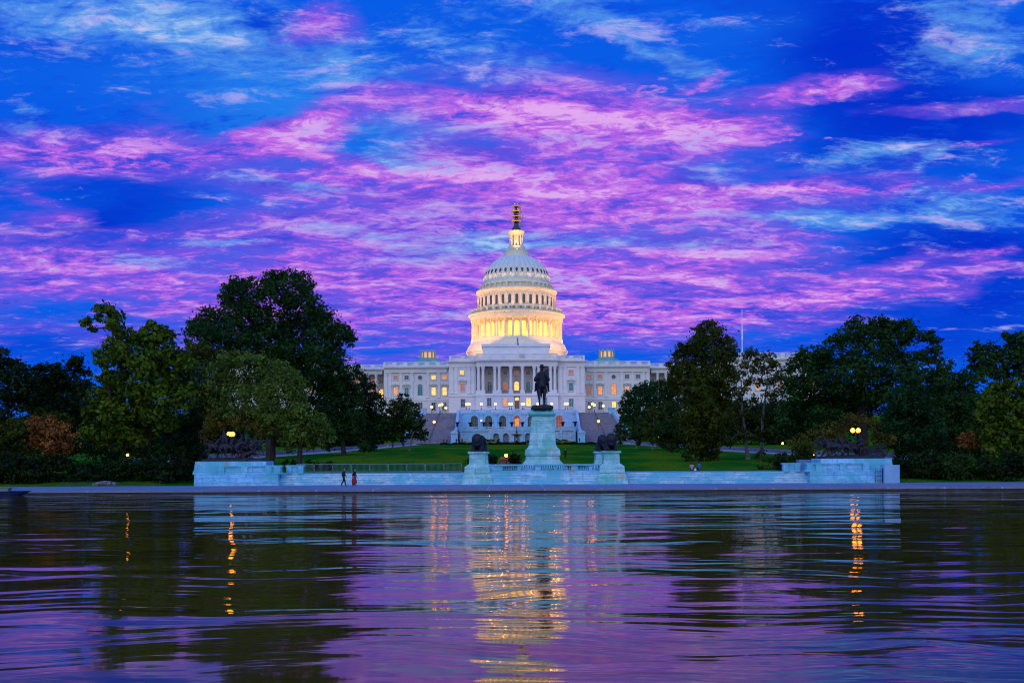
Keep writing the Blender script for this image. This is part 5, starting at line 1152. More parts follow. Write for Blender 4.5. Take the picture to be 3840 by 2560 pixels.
person((gx_(1328, 116.5), 116.5, pz), math.radians(75), 'person with long hair in a dark top and long red skirt by the marble steps', 'walk', (.02, .012, .03), (.36, .012, .02), 'long', 1.08, True)
person((gx_(2594, 129.5), 129.5, 1.78), math.radians(170), 'long haired person in pink top sitting on the platform edge facing the lawn', 'sit', (.62, .30, .34), (.05, .05, .08), 'long', 1.0)
person((gx_(2622, 129.5), 129.5, 1.78), math.radians(190), 'short haired person in blue shirt sitting on the platform edge facing the lawn', 'sit', (.05, .13, .30), (.03, .03, .05), 'short', 1.08)
MB().lathe([(.05, 0), (.16, .08), (.15, .22), (.04, .30), (.02, .38)], 9, (gx_(2607, 129), 129, 1.62)).build('plastic_bag', mat('white_plastic', (.75, .75, .78), .4)); tag(bpy.data.objects['plastic_bag'], 'white plastic bag between the two people sitting on the platform edge', 'bag')
x_ = gx_(2120, 185); person((x_, 185, ground_z(x_, 185)), 0, 'person in black on the lawn raising both hands to take a photo', 'camera', (.01, .01, .015), (.01, .01, .012), 'short', 1.0)
for px, D, lb, c in ((1711, 351, 'person in dark clothes beside the pier of the left staircase', (.02, .02, .04)), (1724, 350.5, 'left one of two people close together right of the left staircase pier', (.02, .015, .03)), (1733, 350.8, 'right one of two people close together right of the left staircase pier', (.015, .02, .03)),
    (2173, 351, 'person in dark clothes at the foot of the right staircase', (.02, .02, .05)), (1937, 354, 'person in pale blue shirt below the fountain basin', (.20, .36, .8)), (1676, 351, 'person in a red top at the foot of the left staircase', (.4, .03, .04)), (1665, 351, 'person in black sitting beside the one in red on the left staircase', (.01, .01, .01)), (1439, 330, 'person in reddish top on the path left of the lawn', (.25, .04, .04))):
    x = gx_(px, D); person((x, D, ground_z(x, D) + .08), random.uniform(-1, 1), lb, 'stand', c, (.01, .01, .02), 'short', 1.0, fine=False)
for i, (px, py, D, lb) in enumerate(((1340, 1741, 150, 'thin stake on the lawn above the left crowd barriers'), (1552, 1737, 150, 'thin stake on the lawn above the middle of the crowd barriers'), (2396, 1733, 150, 'thin stake on the lawn just right of the front right lion'), (2508, 1732, 150, 'thin stake on the lawn left of the seated people'), (2698, 1727, 150, 'thin stake on the lawn right of the seated people'), (2782, 1726, 150, 'thin stake on the lawn before the sparse grey limbed tree'))):
    x = gx_(px, D); z = ground_z(x, D); tag(MB().tube([(x, D, z - .1), (x, D, z + .75)], .03, 6).build('stake', M_DARKM, None, (x, D, z)), lb, 'stake', 'thin stakes on the lawn')
# rock and low fence at the left bank
m = organic('rock', [((0, 0, .1), (.9, .1, .25), .35, .3), ((.9, .1, .2), (1.7, 0, .1), .32, .3), ((-.6, 0, 0), (0, 0, .1), .3, .3)], .12, 0)
r0 = gx_(372, 121.5); tag(put('rock', m, mat('grey_rock', (.12, .13, .16), .9, fn=mottled((.05, .06, .08), (.22, .24, .30), 3, bump=.5)), None, (r0, 121.5, .42)), 'low jagged grey rock on the grass bank at the left', 'rock')
fs = thing('low_fence', (gx_(320, 119.4), 119.4, .3), 'thin dark post and wire fence along the left grass bank', 'fence')
for k in range(9):
    x = gx_(236, 119.4) + 1.35*k; MB().box(x - .025, x + .025, 119.38, 119.43, .3, .92).build('post', M_DARKM, fs)
m = MB()
for z in (.6, .85): m.tube([(gx_(236, 119.4), 119.4, z), (gx_(236, 119.4) + 10.8, 119.4, z)], .012, 4)
m.build('wire', M_DARKM, fs)
bt = thing('moored_boat', (gx_(20, 101), 100.6, 0), 'low blue boat with a pale cabin moored at the pool wall at far left', 'boat')
h = MB(); V = []; xs_ = [-6, -3, 0, 2.2, 3.2, 3.7]; hw = [.8, .9, .9, .75, .4, .02]
bxo = gx_(20, 100.6) - 1.2
for x, w_ in zip(xs_, hw):
    xb_ = bxo + x - max(0, x)**2*.09; V += [(xb_, 100.6 - w_*.7, -.10), (bxo + x, 100.6 - w_, .42), (bxo + x, 100.6 + w_, .42), (xb_, 100.6 + w_*.7, -.10)]
h.add(V, [(4*i+j, 4*(i+1)+j, 4*(i+1)+(j+1) % 4, 4*i+(j+1) % 4) for i in range(5) for j in range(4)] + [(0, 1, 2, 3)])
h.build('hull', mat('navy_hull', (.02, .04, .16), .3), bt); MB().box(bxo - 4.5, bxo + 1.6, 100.2, 101.0, .42, .70).box(bxo - 4.6, bxo + 1.8, 100.1, 101.1, .703, .76).build('cabin', mat('pale_green_paint', (.16, .24, .22), .5), bt)
# brown stone enclosure between the shrubs behind the balustrade
bs = thing('stone_enclosure', (gx_(1900, 141), 141, 1.8), 'low stepped brown stone enclosure behind the balustrade and its lamp', 'stone wall')
x = gx_(1899, 141); MB().box(x - 1.1, x + 1.1, 140.4, 141.6, 1.6, 2.75).box(x - .85, x + .85, 140.5, 141.5, 2.753, 3.05).build('wall', M_BROWNST, bs); MB().box(x - 1.25, x + 1.25, 140.3, 141.7, 3.053, 3.14).box(x - .8, x + .8, 140.45, 141.4, 3.143, 3.45).build('coping', M_BROWNST, bs)

# ------------------------------------------------------------------ trees: tapered trunk, limbs, crown of leaf clumps
def leaves(lobes, size, dens, flat=.8, clump=.34):
    P, N = [], []
    for (c, R) in lobes:
        R = R * 1.22; n = int(dens * 4*math.pi*R*R / (size*size) * .85); k = max(8, int(10 + R*R*2.4))
        d = RNG.normal(size=(k, 3)); d /= np.linalg.norm(d, axis=1, keepdims=True); q = RNG.uniform(.45, 1.0, (k, 1))
        cc = d * q * R; cc[:, 2] *= flat; rc = R * RNG.uniform(.6, 1.35, k) * clump * 1.25 / (1 + .06*R)
        i = RNG.integers(0, k, n); o = RNG.normal(size=(n, 3)); o /= np.linalg.norm(o, axis=1, keepdims=True); o *= (RNG.random((n, 1)) ** .4)
        o[:, 2] *= .7; p = cc[i] + o * rc[i][:, None]; nf = n // 4; p[:nf] = RNG.normal(size=(nf, 3)) * R * [.42, .42, .38]; P.append(p + np.array(c)); N.append(o*1.2 + p / R*.8 + RNG.normal(size=(n, 3))*.55 + [0, 0, .35])
    return np.concatenate(P), np.concatenate(N)
def tree(label, D, U, lobes, m, base=None, leaf=.26, dens=.9, tr=.45, group=None, depth=.5, cat='tree', name='tree', bark=None, branches=True, trunks=None, clump=.34, flat=.85):
    """lobes measured on the photo (x, y, radius) through U=(scale, x0, y0); every lobe gets its own depth"""
    sc_, ox, oy = U; L = []; xs_ = [ox + l[0]/sc_ for l in lobes]; mid = sum(xs_)/len(xs_); half = max(max(xs_) - mid, 60)
    r = random.Random(int(D*7 + len(lobes)*13 + mid))
    for (x, y, R) in lobes:
        px, py, pr = ox + x/sc_, oy + y/sc_, R/sc_; e = math.sqrt(max(0.05, 1 - ((px - mid)/half*.9)**2)); d = D + r.uniform(-1, 1)*depth*half*D/F*e
        L.append((PT(px, py, d), pr*d/F))
    B0 = trunks or [base or (mid, None)]
    bases = []
    for b in B0:
        a = (lv(b[0], 1700)[0] - 1920)*D/F; dd = D + (b[2] if len(b) > 2 else 0); bases.append(Vector((a, dd, ground_z(a, dd) - .2)))
    t = thing(name, bases[0], label, cat, group)
    zc = [c.z for c, R in L]; zlo = min(zc); zhi = max(zc); tb = MB()
    for bi, b0 in enumerate(bases):
        mine = [l for l in L if min(range(len(bases)), key=lambda q: abs(bases[q].x - l[0].x)) == bi] or L[:1]
        cxm = sum(l[0].x for l in mine)/len(mine); fork = Vector((b0.x*.72 + cxm*.28, b0.y, b0.z + (zlo - b0.z)*.55 + (zhi - zlo)*.12)); top = Vector((cxm, D, zlo + (zhi - zlo)*.7))
        k1 = b0.lerp(fork, .5) + Vector((r.uniform(-.1, .1), 0, 0)); tb.tube([b0, b0 + Vector((0, 0, .5)), k1, fork], [tr*1.45, tr*1.1, tr*.92, tr*.8], 9)
        mdl = fork.lerp(top, .5) + Vector((r.uniform(-.5, .5), r.uniform(-.3, .3), 0)); tb.tube([fork, mdl, top], [tr*.8, tr*.5, tr*.16], 7)
        if branches:
            # limbs: every clump hangs on the nearest wood already grown, so limbs fork instead of fanning out
            N_ = [(fork.lerp(mdl, .3), -1), (fork.lerp(mdl, .8), -1), (mdl.lerp(top, .4), -1), (mdl.lerp(top, .8), -1)]; par = {}
            for c, R in sorted(mine, key=lambda q: (q[0] - fork).length):
                best = min(range(len(N_)), key=lambda i: (N_[i][0] - c).length * (1.0 if N_[i][0].z < c.z + .5 else 1.7) * (1.15 if i < 4 else 1.0))
                par[len(N_)] = (best, R); N_.append((c, best))
            cnt = [1]*len(N_)
            for i in range(len(N_) - 1, 3, -1): cnt[par[i][0]] += cnt[i]
            rad = lambda n: min(tr*.5, .035 + .045*math.sqrt(n))
            for i in range(4, len(N_)):
                c = N_[i][0]; s0 = N_[par[i][0]][0]; R = par[i][1]; r0 = rad(cnt[i] + .5); r1 = rad(cnt[i]*.7)
                m1 = s0.lerp(c, .5) + Vector((r.uniform(-.25, .25), r.uniform(-.2, .2), r.uniform(-.1, .3)))
                tb.tube([s0, m1, c], [r0, (r0 + r1)/2, r1*.85], 6)
                for _ in range(4):
                    e = c + Vector((r.uniform(-1, 1), r.uniform(-1, 1), r.uniform(-.4, 1)))*R*.95; k2 = c.lerp(e, .5) + Vector((r.uniform(-.15, .15), 0, .1))
                    tb.tube([c, k2, e], [r1*.5, r1*.3, .012], 4)
    tb.build('trunk', bark or M_BARK, t)
    P, N = leaves([(tuple(c), R) for c, R in L], leaf, dens, flat, clump); leaf_obj('crown', P, N, leaf, m, t); return t
ZL = (1.68, 0, 1000); ZR = (1.68, 2440, 1100); Z3 = (3.564, 1900, 1280); Z2 = (3.564, 1320, 1280)
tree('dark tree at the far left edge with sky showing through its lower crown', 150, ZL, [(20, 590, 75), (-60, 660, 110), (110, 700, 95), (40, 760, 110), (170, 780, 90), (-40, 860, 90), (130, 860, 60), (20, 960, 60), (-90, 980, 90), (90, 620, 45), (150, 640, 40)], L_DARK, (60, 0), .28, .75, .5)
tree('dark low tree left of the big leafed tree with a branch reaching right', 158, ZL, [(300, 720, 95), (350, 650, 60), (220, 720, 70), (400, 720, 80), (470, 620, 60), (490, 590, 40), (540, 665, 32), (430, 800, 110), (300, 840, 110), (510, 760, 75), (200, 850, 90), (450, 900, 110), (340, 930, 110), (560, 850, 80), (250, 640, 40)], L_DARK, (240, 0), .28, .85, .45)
tree('tall yellow green tree with big leaves and one high bare branch at the left', 138, ZL, [(640, 255, 38), (690, 270, 42), (735, 320, 44), (620, 320, 30), (545, 345, 36), (570, 390, 26), (700, 360, 48), (750, 400, 40), (800, 450, 60), (880, 440, 50), (960, 365, 28), (985, 390, 32), (910, 400, 34), (1040, 430, 60), (960, 470, 80),
    (720, 500, 60), (670, 570, 70), (780, 570, 90), (880, 580, 100), (1010, 570, 100), (1110, 560, 80), (1180, 620, 60), (1150, 720, 85), (1050, 700, 100), (900, 720, 110), (770, 700, 90), (650, 700, 50), (700, 800, 90), (620, 820, 60), (850, 850, 110), (1000, 830, 110), (1130, 850, 80), (1180, 800, 60), (600, 930, 80), (730, 940, 100), (880, 970, 100), (1010, 960, 90), (1080, 980, 50), (580, 1040, 60), (690, 1060, 80), (820, 1080, 80), (930, 1100, 60), (640, 1130, 50), (760, 1150, 50), (880, 1150, 45)],
    L_CATALPA, (490, 0), .34, 1.15, .42, trunks=[(430, 0), (520, 0, 2)], clump=.40)
tree('olive green tree crown between the big leafed tree and the giant dark elm', 172, ZL, [(1210, 530, 55), (1270, 540, 70), (1340, 560, 65), (1400, 590, 60), (1260, 620, 80), (1350, 660, 80), (1190, 470, 25), (1230, 760, 80), (1300, 850, 110), (1230, 950, 90)], L_OLIVE, (770, 0), .26, .9, .4)
tree('giant dark elm towering over the other trees at the left', 195, ZL, [(1700, 75, 55), (1760, 85, 60), (1830, 70, 60), (1890, 90, 60), (1930, 140, 55), (1660, 140, 70), (1780, 170, 95), (1880, 210, 100), (1560, 110, 45), (1500, 120, 60), (1440, 160, 60), (1420, 210, 45), (1520, 200, 90), (1600, 260, 90), (1480, 290, 75),
    (1370, 300, 50), (1300, 320, 65), (1240, 370, 60), (1210, 410, 45), (1280, 410, 80), (1380, 400, 80), (1330, 480, 75), (1470, 430, 100), (1600, 400, 110), (1740, 360, 120), (1980, 250, 70), (1970, 340, 90), (2060, 330, 60), (2090, 400, 80), (2160, 400, 50), (2190, 440, 55), (2210, 460, 35), (1880, 400, 110), (2010, 440, 90), (2110, 480, 60), (1560, 520, 100), (1700, 500, 120), (1850, 530, 110), (1990, 540, 80), (1780, 620, 110), (1900, 650, 100), (1650, 600, 90), (1450, 540, 70)],
    L_ELM, (1015, 0), .30, .88, .85, clump=.36)
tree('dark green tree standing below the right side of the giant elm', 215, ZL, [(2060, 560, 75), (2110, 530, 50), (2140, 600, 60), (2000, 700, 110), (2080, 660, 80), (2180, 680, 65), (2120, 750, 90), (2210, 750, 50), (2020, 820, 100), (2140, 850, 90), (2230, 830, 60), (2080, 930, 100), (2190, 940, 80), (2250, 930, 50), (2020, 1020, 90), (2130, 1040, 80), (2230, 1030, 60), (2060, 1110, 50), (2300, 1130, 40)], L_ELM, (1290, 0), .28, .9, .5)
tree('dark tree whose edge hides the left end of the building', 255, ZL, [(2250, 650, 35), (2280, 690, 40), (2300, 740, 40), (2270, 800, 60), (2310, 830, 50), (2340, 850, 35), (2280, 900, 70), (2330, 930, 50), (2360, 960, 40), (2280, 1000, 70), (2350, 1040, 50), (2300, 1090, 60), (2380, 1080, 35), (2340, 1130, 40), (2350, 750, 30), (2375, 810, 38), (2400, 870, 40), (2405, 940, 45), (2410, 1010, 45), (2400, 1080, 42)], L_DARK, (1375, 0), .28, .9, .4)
tree('light green rounded tree behind the cavalry sculpture', 142, ZL, [(1450, 590, 60), (1520, 580, 60), (1600, 590, 60), (1680, 610, 60), (1760, 640, 55), (1390, 650, 65), (1320, 680, 60), (1300, 780, 75), (1420, 730, 90), (1530, 690, 100), (1650, 700, 100), (1760, 720, 90), (1840, 710, 70), (1880, 760, 60), (1350, 860, 80), (1470, 840, 100), (1600, 820, 110), (1720, 830, 100), (1830, 840, 80), (1890, 850, 50), (1280, 860, 40), (1330, 930, 55), (1420, 940, 65), (1560, 940, 80), (1680, 940, 80), (1780, 950, 80), (1720, 1010, 60), (1620, 1010, 50), (1330, 1000, 45), (1400, 1010, 40), (1500, 1000, 40)],
    L_LIGHT, None, .21, .78, .40, trunks=[(1015, 0), (905, 0, 3)], clump=.40)
tree('small tree by the twin lamp behind the cavalry sculpture, lamplight gold put into its leaf colour', 138, ZL, [(1320, 960, 40), (1370, 1000, 45), (1300, 1030, 40), (1420, 960, 40), (1480, 970, 40), (1290, 1090, 35), (1560, 980, 40), (1620, 1010, 40), (1680, 1030, 40), (1640, 1060, 30), (1720, 1040, 30), (1400, 920, 40), (1520, 920, 40), (1340, 1060, 30)], L_LAMPLIT, (800, 0), .16, .40, .12)
tree('light green tree spreading low to the right of the cavalry sculpture', 140, ZL, [(1870, 900, 60), (1850, 970, 70), (1930, 930, 60), (1960, 990, 65), (2030, 960, 40), (2040, 1020, 50), (1900, 1050, 70), (1990, 1060, 60), (2070, 1070, 35), (1820, 1060, 60), (1930, 1110, 45), (1840, 1120, 45), (2020, 1110, 35), (1780, 1000, 50)], L_LIGHT, (1115, 0), .21, .82, .42, clump=.40)
tree('dark blue green tree left of the cavalry sculpture', 148, ZL, [(1080, 1000, 80), (1180, 980, 80), (1230, 1050, 70), (1120, 1080, 90), (1050, 1140, 70), (1210, 1140, 80), (1130, 1180, 60), (1250, 920, 60), (1010, 1210, 50), (1240, 1190, 50)], L_TEAL, (690, 0), .24, .95, .35)
tree('small orange autumn tree at the left', 128, ZL, [(230, 990, 55), (300, 1000, 60), (370, 1030, 60), (420, 1090, 55), (260, 1070, 70), (340, 1100, 75), (220, 1100, 45), (400, 1140, 50), (310, 1160, 40), (440, 1140, 30)], L_ORANGE, (190, 0), .20, .85, .16)
tree('green bush like tree left of the orange autumn tree', 132, ZL, [(140, 990, 65), (60, 1040, 60), (120, 1080, 70), (-20, 1080, 80), (40, 1140, 60), (170, 1150, 50), (330, 950, 60), (400, 970, 50), (240, 930, 40)], L_OLIVE, (70, 0), .22, .85, .2)
sm = 'small trees between the elm and the left staircase'
tree('narrow dark evergreen rising behind the small trees near the left staircase', 318, Z2, [(650, 710, 30), (640, 780, 45), (730, 720, 30), (740, 790, 50), (680, 850, 70), (620, 880, 50), (780, 860, 50), (720, 930, 80)], L_DARK, (1512, 0), .3, .95, .3, sm)
tree('broad bushy small tree with a pale trunk left of the left staircase', 262, Z2, [(545, 800, 38), (560, 860, 65), (640, 860, 50), (500, 920, 60), (600, 950, 85), (680, 960, 70), (520, 1050, 85), (640, 1060, 85), (700, 1120, 70), (560, 1170, 80), (470, 1180, 60), (650, 1220, 75), (560, 1280, 65), (480, 1290, 50), (680, 1300, 50)], L_OLIVE, (1471, 0), .28, .9, .22, sm, bark=M_PALEBARK)
tree('small tree with reddish tips just left of the staircase steps', 258, Z2, [(790, 820, 40), (830, 870, 50), (760, 900, 60), (870, 940, 50), (800, 980, 80), (900, 1010, 55), (760, 1080, 70), (860, 1090, 85), (940, 1080, 50), (800, 1180, 80), (900, 1190, 70), (980, 1210, 45), (840, 1270, 60), (940, 1280, 55), (1000, 1230, 28), (760, 1260, 50)], L_MID, (1536, 0), .27, .9, .22, sm, bark=M_PALEBARK)
# right side
tree('tall dark tree with a domed crown left of the right flagpole', 205, ZR, [(350, 205, 42), (390, 210, 40), (300, 250, 45), (430, 260, 60), (360, 280, 75), (480, 310, 55), (270, 320, 50), (210, 350, 48), (180, 390, 45), (250, 400, 80), (360, 380, 100), (470, 390, 75), (510, 400, 35), (150, 470, 50), (220, 500, 90), (330, 500, 100), (440, 500, 90), (500, 490, 45), (150, 560, 50), (240, 600, 80), (360, 600, 90), (450, 600, 70), (500, 640, 45), (420, 700, 80), (300, 680, 80), (480, 740, 50)], L_OLIVE, (2645, 0), .28, .88, .5)
tree('olive green conical tree above the two people sitting on the platform', 168, ZR, [(290, 555, 40), (250, 610, 50), (330, 620, 60), (290, 690, 75), (370, 720, 55), (240, 740, 60), (320, 790, 85), (390, 810, 55), (260, 850, 70), (350, 890, 80), (420, 860, 40), (290, 950, 70), (380, 970, 60), (250, 990, 50), (330, 1020, 45), (240, 1040, 22), (400, 1030, 25)], L_OLIVE, None, .25, .92, .28, trunks=[(2612, 0), (2643, 0, 3)])
tree('mid green tree behind the conical tree at right of the lawn', 225, ZR, [(130, 720, 40), (90, 780, 50), (160, 790, 60), (110, 860, 70), (60, 880, 40), (170, 880, 60), (120, 950, 45), (60, 940, 35), (180, 950, 40)], L_MID, (2513, 0), .26, .92, .22, bark=M_PALEBARK)
tree('large round dark tree beside the right wing of the building', 310, Z3, [(1620, 700, 60), (1720, 640, 60), (1840, 590, 60), (1760, 680, 80), (1900, 620, 80), (2000, 590, 70), (2080, 560, 60), (2160, 560, 60), (2240, 560, 60), (1580, 800, 80), (1700, 780, 110), (1850, 730, 120), (2000, 720, 120), (2150, 690, 110), (2270, 680, 80), (1570, 930, 80), (1680, 920, 110), (1820, 880, 130), (1980, 860, 130), (2130, 840, 120), (2260, 820, 100), (1560, 1040, 60), (1660, 1050, 100), (1800, 1050, 120), (2250, 950, 110)], L_TEAL, (2395, 0), .34, .9, .5)
sr = 'small trees between the right staircase and the lawn path'
tree('smallest young tree with a lamp in front beside the right staircase', 292, Z3, [(1530, 1070, 30), (1500, 1130, 45), (1560, 1130, 45), (1480, 1200, 50), (1550, 1210, 65), (1610, 1220, 35), (1510, 1280, 55), (1570, 1290, 45), (1460, 1270, 30), (1520, 1340, 30)], L_MID, (2327, 0), .25, .9, .16, sr)
tree('young pointed tree second to the right of the right staircase', 268, Z3, [(1780, 1000, 28), (1760, 1060, 45), (1810, 1080, 45), (1730, 1130, 60), (1800, 1150, 65), (1690, 1200, 60), (1770, 1230, 75), (1700, 1290, 60), (1800, 1300, 60), (1650, 1270, 45), (1750, 1350, 35)], L_MID, (2387, 0), .26, .9, .18, sr, bark=M_PALEBARK)
tree('taller young tree third to the right of the right staircase', 256, Z3, [(1965, 870, 30), (1950, 930, 45), (2000, 950, 50), (1920, 1000, 60), (1990, 1040, 70), (1890, 1090, 60), (1960, 1120, 80), (2060, 1110, 55), (1900, 1200, 75), (2000, 1220, 75), (1870, 1290, 60), (1970, 1310, 60), (2060, 1250, 45)], L_OLIVE, (2446, 0), .26, .9, .2, sr, bark=M_PALEBARK)
tree('broad olive tree fourth to the right of the right staircase', 240, Z3, [(2120, 830, 40), (2180, 850, 60), (2090, 900, 55), (2160, 950, 80), (2240, 930, 60), (2080, 1000, 60), (2150, 1060, 90), (2250, 1060, 80), (2090, 1150, 80), (2190, 1170, 90), (2290, 1150, 60), (2100, 1270, 70), (2200, 1290, 80), (2280, 1270, 60), (2180, 1380, 50)], L_OLIVE, (2513, 0), .27, .9, .24, sr, bark=M_PALEBARK)
tree('thin sparse tree with bare grey limbs before the right wing', 178, ZR, [(640, 365, 32), (600, 390, 30), (660, 400, 36), (740, 390, 32), (700, 420, 30), (760, 430, 34), (590, 450, 34), (650, 470, 40), (720, 480, 38), (790, 460, 36), (560, 520, 40), (620, 550, 36), (690, 560, 30), (760, 540, 40), (810, 520, 40), (580, 610, 36), (540, 690, 36), (650, 660, 30), (740, 640, 36), (800, 620, 40), (600, 760, 40), (520, 800, 40), (560, 880, 50), (650, 900, 40), (500, 930, 40), (460, 860, 50), (480, 780, 40), (700, 900, 50), (760, 860, 40), (700, 780, 36), (560, 640, 30)], L_OLIVE, None, .24, .62, .34, trunks=[(2805, 0), (2877, 0, 4)], bark=M_PALEBARK, clump=.45)
tree('huge dark oak filling the right side behind the artillery sculpture', 165, ZR, [(1440, 165, 35), (1400, 190, 30), (1480, 190, 40), (1300, 190, 48), (1250, 200, 35), (1350, 220, 45), (1520, 200, 35), (1560, 210, 42), (1620, 200, 48), (1650, 230, 38), (1160, 280, 42), (1120, 300, 30), (1230, 270, 60), (1200, 330, 50), (1320, 290, 80), (1430, 270, 90), (1540, 280, 80), (1620, 290, 50), (1700, 270, 36), (1750, 270, 42), (1790, 300, 36), (1780, 350, 42), (1700, 390, 42), (1760, 410, 50), (960, 380, 42), (1040, 370, 48), (920, 410, 36), (1100, 390, 60), (990, 440, 60), (890, 470, 45), (1170, 430, 80), (1060, 480, 80), (1290, 420, 90), (1420, 370, 70), (1520, 400, 90), (1620, 430, 70), (1380, 500, 90), (1500, 520, 100), (1660, 520, 90), (1780, 490, 60), (1850, 450, 45), (1870, 500, 45), (1780, 570, 70), (1230, 530, 100), (1100, 580, 100), (960, 550, 80), (870, 560, 50), (880, 640, 60), (980, 660, 90), (1110, 690, 100), (1240, 650, 100), (1350, 620, 90), (850, 730, 60), (930, 770, 80), (1050, 790, 80), (1160, 790, 70), (840, 830, 60), (920, 860, 60), (1010, 850, 50), (1280, 730, 60), (1460, 640, 80)],
    L_OAK, (3235, 0), .28, .88, 1.05, clump=.37)
tree('small tree by the twin lamp at the right, lamplight gold put into its leaf colour', 137, ZR, [(1000, 900, 55), (1080, 880, 60), (1160, 860, 60), (1230, 840, 45), (1100, 950, 60), (1010, 970, 45), (950, 950, 45), (1190, 930, 50), (900, 960, 40), (1430, 900, 50), (1500, 920, 45), (1400, 820, 40), (1340, 790, 40), (1290, 800, 40), (1250, 780, 30), (1330, 960, 40)], L_LAMPLIT, (3060, 0), .17, .42, .14, clump=.42)
tree('dense mid green conical tree right of the artillery sculpture lamp', 144, ZR, [(1630, 490, 32), (1610, 540, 45), (1660, 550, 40), (1600, 610, 60), (1680, 620, 60), (1560, 690, 70), (1640, 700, 85), (1730, 690, 55), (1520, 770, 60), (1610, 790, 95), (1710, 780, 80), (1780, 770, 50), (1480, 850, 65), (1570, 870, 85), (1680, 880, 90), (1780, 860, 70), (1440, 830, 40), (1500, 930, 55), (1620, 950, 60), (1720, 960, 60), (1800, 930, 50)], L_TEAL, (3430, 0), .24, .92, .4, clump=.38)
tree('dark tree in the gap right of the huge oak', 152, ZR, [(1850, 560, 60), (1910, 570, 60), (1980, 520, 42), (2000, 560, 60), (1880, 650, 80), (1970, 650, 80), (1850, 740, 70), (1940, 750, 90), (2030, 700, 80), (1880, 840, 80), (1980, 850, 90), (2060, 800, 70), (1900, 930, 70), (2010, 940, 80), (1840, 940, 60)], L_OAK, (3595, 0), .26, .92, .4)
tree('dark tree with yellow lit clumps at the right edge', 136, ZR, [(2060, 340, 40), (2110, 350, 38), (2150, 340, 36), (2030, 400, 40), (2100, 400, 50), (2160, 410, 50), (2040, 470, 42), (2120, 460, 55), (2240, 270, 32), (2280, 280, 36), (2330, 270, 42), (2260, 340, 50), (2330, 350, 60), (2210, 400, 50), (2290, 420, 70), (2360, 440, 60), (2180, 500, 55), (2260, 510, 60), (2340, 530, 60), (2400, 330, 60), (2080, 530, 50)], L_OAK, (3790, 0), .27, .85, .45)
tree('yellow green leafy tree at the lower right edge', 130, ZR, [(2150, 590, 55), (2230, 590, 55), (2300, 600, 55), (2370, 620, 60), (2120, 670, 60), (2200, 680, 75), (2290, 700, 80), (2370, 720, 70), (2100, 770, 60), (2180, 790, 80), (2280, 810, 80), (2370, 830, 70), (2130, 880, 70), (2220, 900, 80), (2320, 930, 80), (2160, 980, 60), (2250, 1000, 70), (2350, 1020, 60)], L_CATALPA, (3800, 0), .30, 1.0, .35, clump=.42)
tree('small tree with yellowing leaves low between the dark trees at the right', 133, ZR, [(1960, 900, 32), (2010, 920, 45), (2050, 910, 35), (2030, 950, 35), (1980, 950, 30), (2060, 950, 28)], L_ORANGE, (3640, 0), .18, .55, .12)
# dark trees closing the view low down behind the park
bgt = 'dark trees in the background park'
for i, (px, w_, top, D, lb) in enumerate(((110, 190, 1500, 230, 'background tree seen low between the trunks at the far left'), (330, 180, 1520, 225, 'background tree seen low behind the orange autumn tree'), (560, 190, 1540, 225, 'background tree seen low behind the big leafed tree trunks'), (800, 170, 1560, 230, 'background tree seen low behind the cavalry sculpture lamp'),
        (1040, 150, 1560, 300, 'background tree seen low between the two light green trees'), (1230, 140, 1570, 320, 'background tree seen low behind the dark elm side tree'),
        (2640, 150, 1500, 300, 'background tree seen low behind the conical olive tree'), (2800, 150, 1520, 310, 'background tree seen low behind the sparse grey limbed tree'), (2960, 160, 1520, 300, 'background tree seen low between the sparse tree and the lamp'), (3160, 170, 1500, 240, 'background tree seen low behind the bright twin lamp'), (3400, 180, 1480, 235, 'background tree seen low behind the dense conical tree'), (3620, 180, 1490, 235, 'background tree seen low right of the dense conical tree'), (3810, 170, 1500, 230, 'background tree seen low at the far right edge'))):
    r = random.Random(i); L = []
    bot = 1690 if D < 260 else 1655
    for k in range(17): L.append((px + r.uniform(-1, 1)*w_*.62, r.uniform(top, bot), r.uniform(30, 55)))
    tree(lb, D, (1, 0, 0), L, L_DARK, (px, 0), .36, .72, .3, bgt)
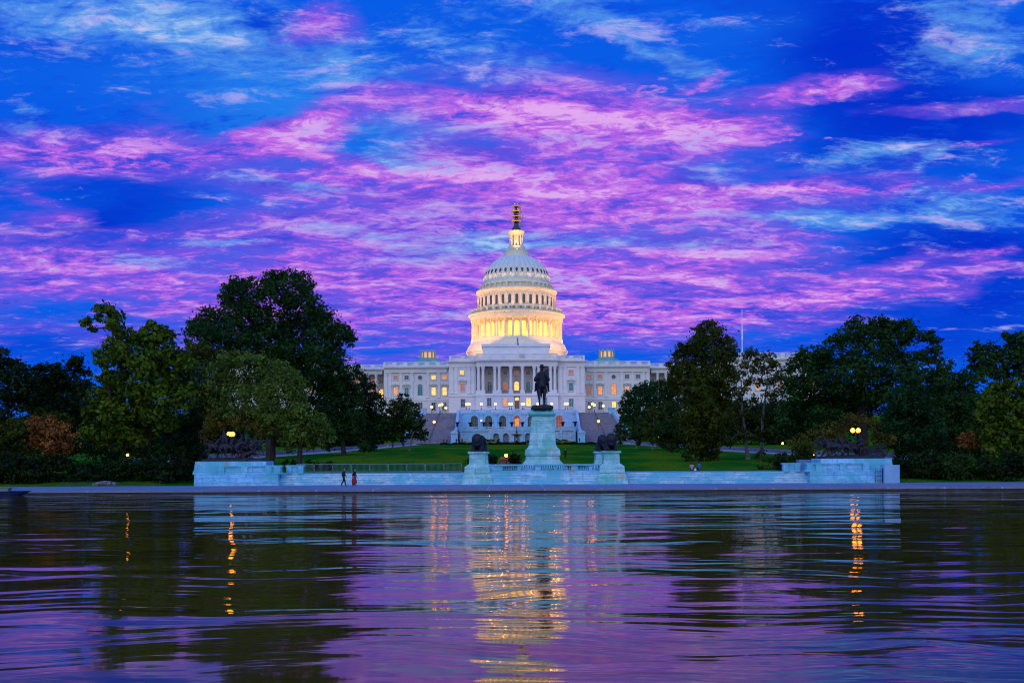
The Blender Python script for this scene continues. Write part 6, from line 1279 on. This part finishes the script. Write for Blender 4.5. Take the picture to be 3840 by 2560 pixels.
# shrubs along the bank
for px0, px1, D, h, lb in ((-300, 330, 140, 4.6, 'tall dark hedge added under the trees at the far left to darken the bank'), (335, 700, 137, 4.2, 'tall dark hedge added between the lamp lit tree and the left end of the memorial to darken the bank'),
        (3345, 3620, 140, 4.4, 'tall dark hedge added right of the bluish slab under the trees to darken the bank'), (3625, 4150, 137, 4.2, 'tall dark hedge added at the far right under the trees to darken the bank')):
    hedge(gx_(px0, D), gx_(px1, D), D - 1.6, D, h, lb, L_DARK, 'hedge', 'hedge', .24, 'tall hedges added to darken the banks')  # hedges added to darken the lawn gaps between the shrubs
for px0, px1, lb in ((-120, 715, 'low dark hedge added along the left bank behind the wire fence, standing in for tree shade'), (3340, 3960, 'low dark hedge added along the right bank, standing in for tree shade')):
    hedge(gx_(px0, 127), gx_(px1, 127), 124.6, 128.4, 1.5, lb, L_DARK, 'hedge', 'hedge', .22, 'low dark hedges added for tree shade on the banks')  # low hedges added as dark cover where the trees shade the bank
def shrub(px, py0, py1, wpx, D, label, m, leaf=.18, group='dark shrubs on the banks'):
    r = random.Random(int(px)); L = []
    for k in range(max(5, int(wpx/16))): 
        x = px + r.uniform(-.5, .5)*wpx; R = r.uniform(.28, .42)*(py1 - py0)*.9; L.append((x, r.uniform(py0 + R*.8, py1 - R*.5), R))
    tree(label, D, (1, 0, 0), L, m, (px, 0), leaf, .75, .10, group, cat='shrub', name='shrub', depth=.35, branches=False)
for px, a, b, w_, D, lb, m in ((40, 1690, 1800, 190, 124, 'dark shrub at the far left edge of the bank', L_DARK), (200, 1700, 1806, 190, 125, 'dark shrub under the orange autumn tree', L_DARK), (370, 1705, 1800, 190, 127, 'dark shrub above the grey rock on the left bank', L_DARK), (530, 1710, 1806, 180, 126, 'dark shrub beneath the lit lamp at the left', L_DARK), (650, 1705, 1810, 130, 124.5, 'dark shrub against the left end of the memorial', L_DARK),
    (1190, 1722, 1762, 110, 137, 'low dark bush on the lawn right of the thick tree trunk', L_DARK), (1048, 1722, 1752, 110, 134, 'low dark bush between the two thick trunks', L_DARK), (1800, 1690, 1742, 66, 136, 'dark bush left of the brown stone enclosure', L_DARK), (1852, 1692, 1744, 50, 137, 'round dark bush directly left of the lamp behind the balustrade', L_DARK), (1945, 1696, 1744, 64, 138, 'dark bush right of the brown stone enclosure', L_DARK),
    (2900, 1690, 1766, 110, 134, 'dark bush left of the artillery pedestal', L_MID), (2990, 1670, 1760, 110, 138, 'green bush left of the artillery horses', L_MID), (2960, 1720, 1770, 80, 131, 'low dark shrub at the end of the right marble parapet', L_DARK),
    (3400, 1690, 1800, 150, 126, 'dark shrub right of the bluish slab', L_DARK), (3520, 1680, 1800, 170, 125, 'dark shrub on the right bank, second from the slab', L_DARK), (3650, 1700, 1798, 170, 123, 'dark green shrub with a pale top on the right bank', L_MID), (3780, 1690, 1796, 170, 122, 'dark shrub at the far right edge of the bank', L_DARK)):
    shrub(px, a, b, w_, D, lb, m)
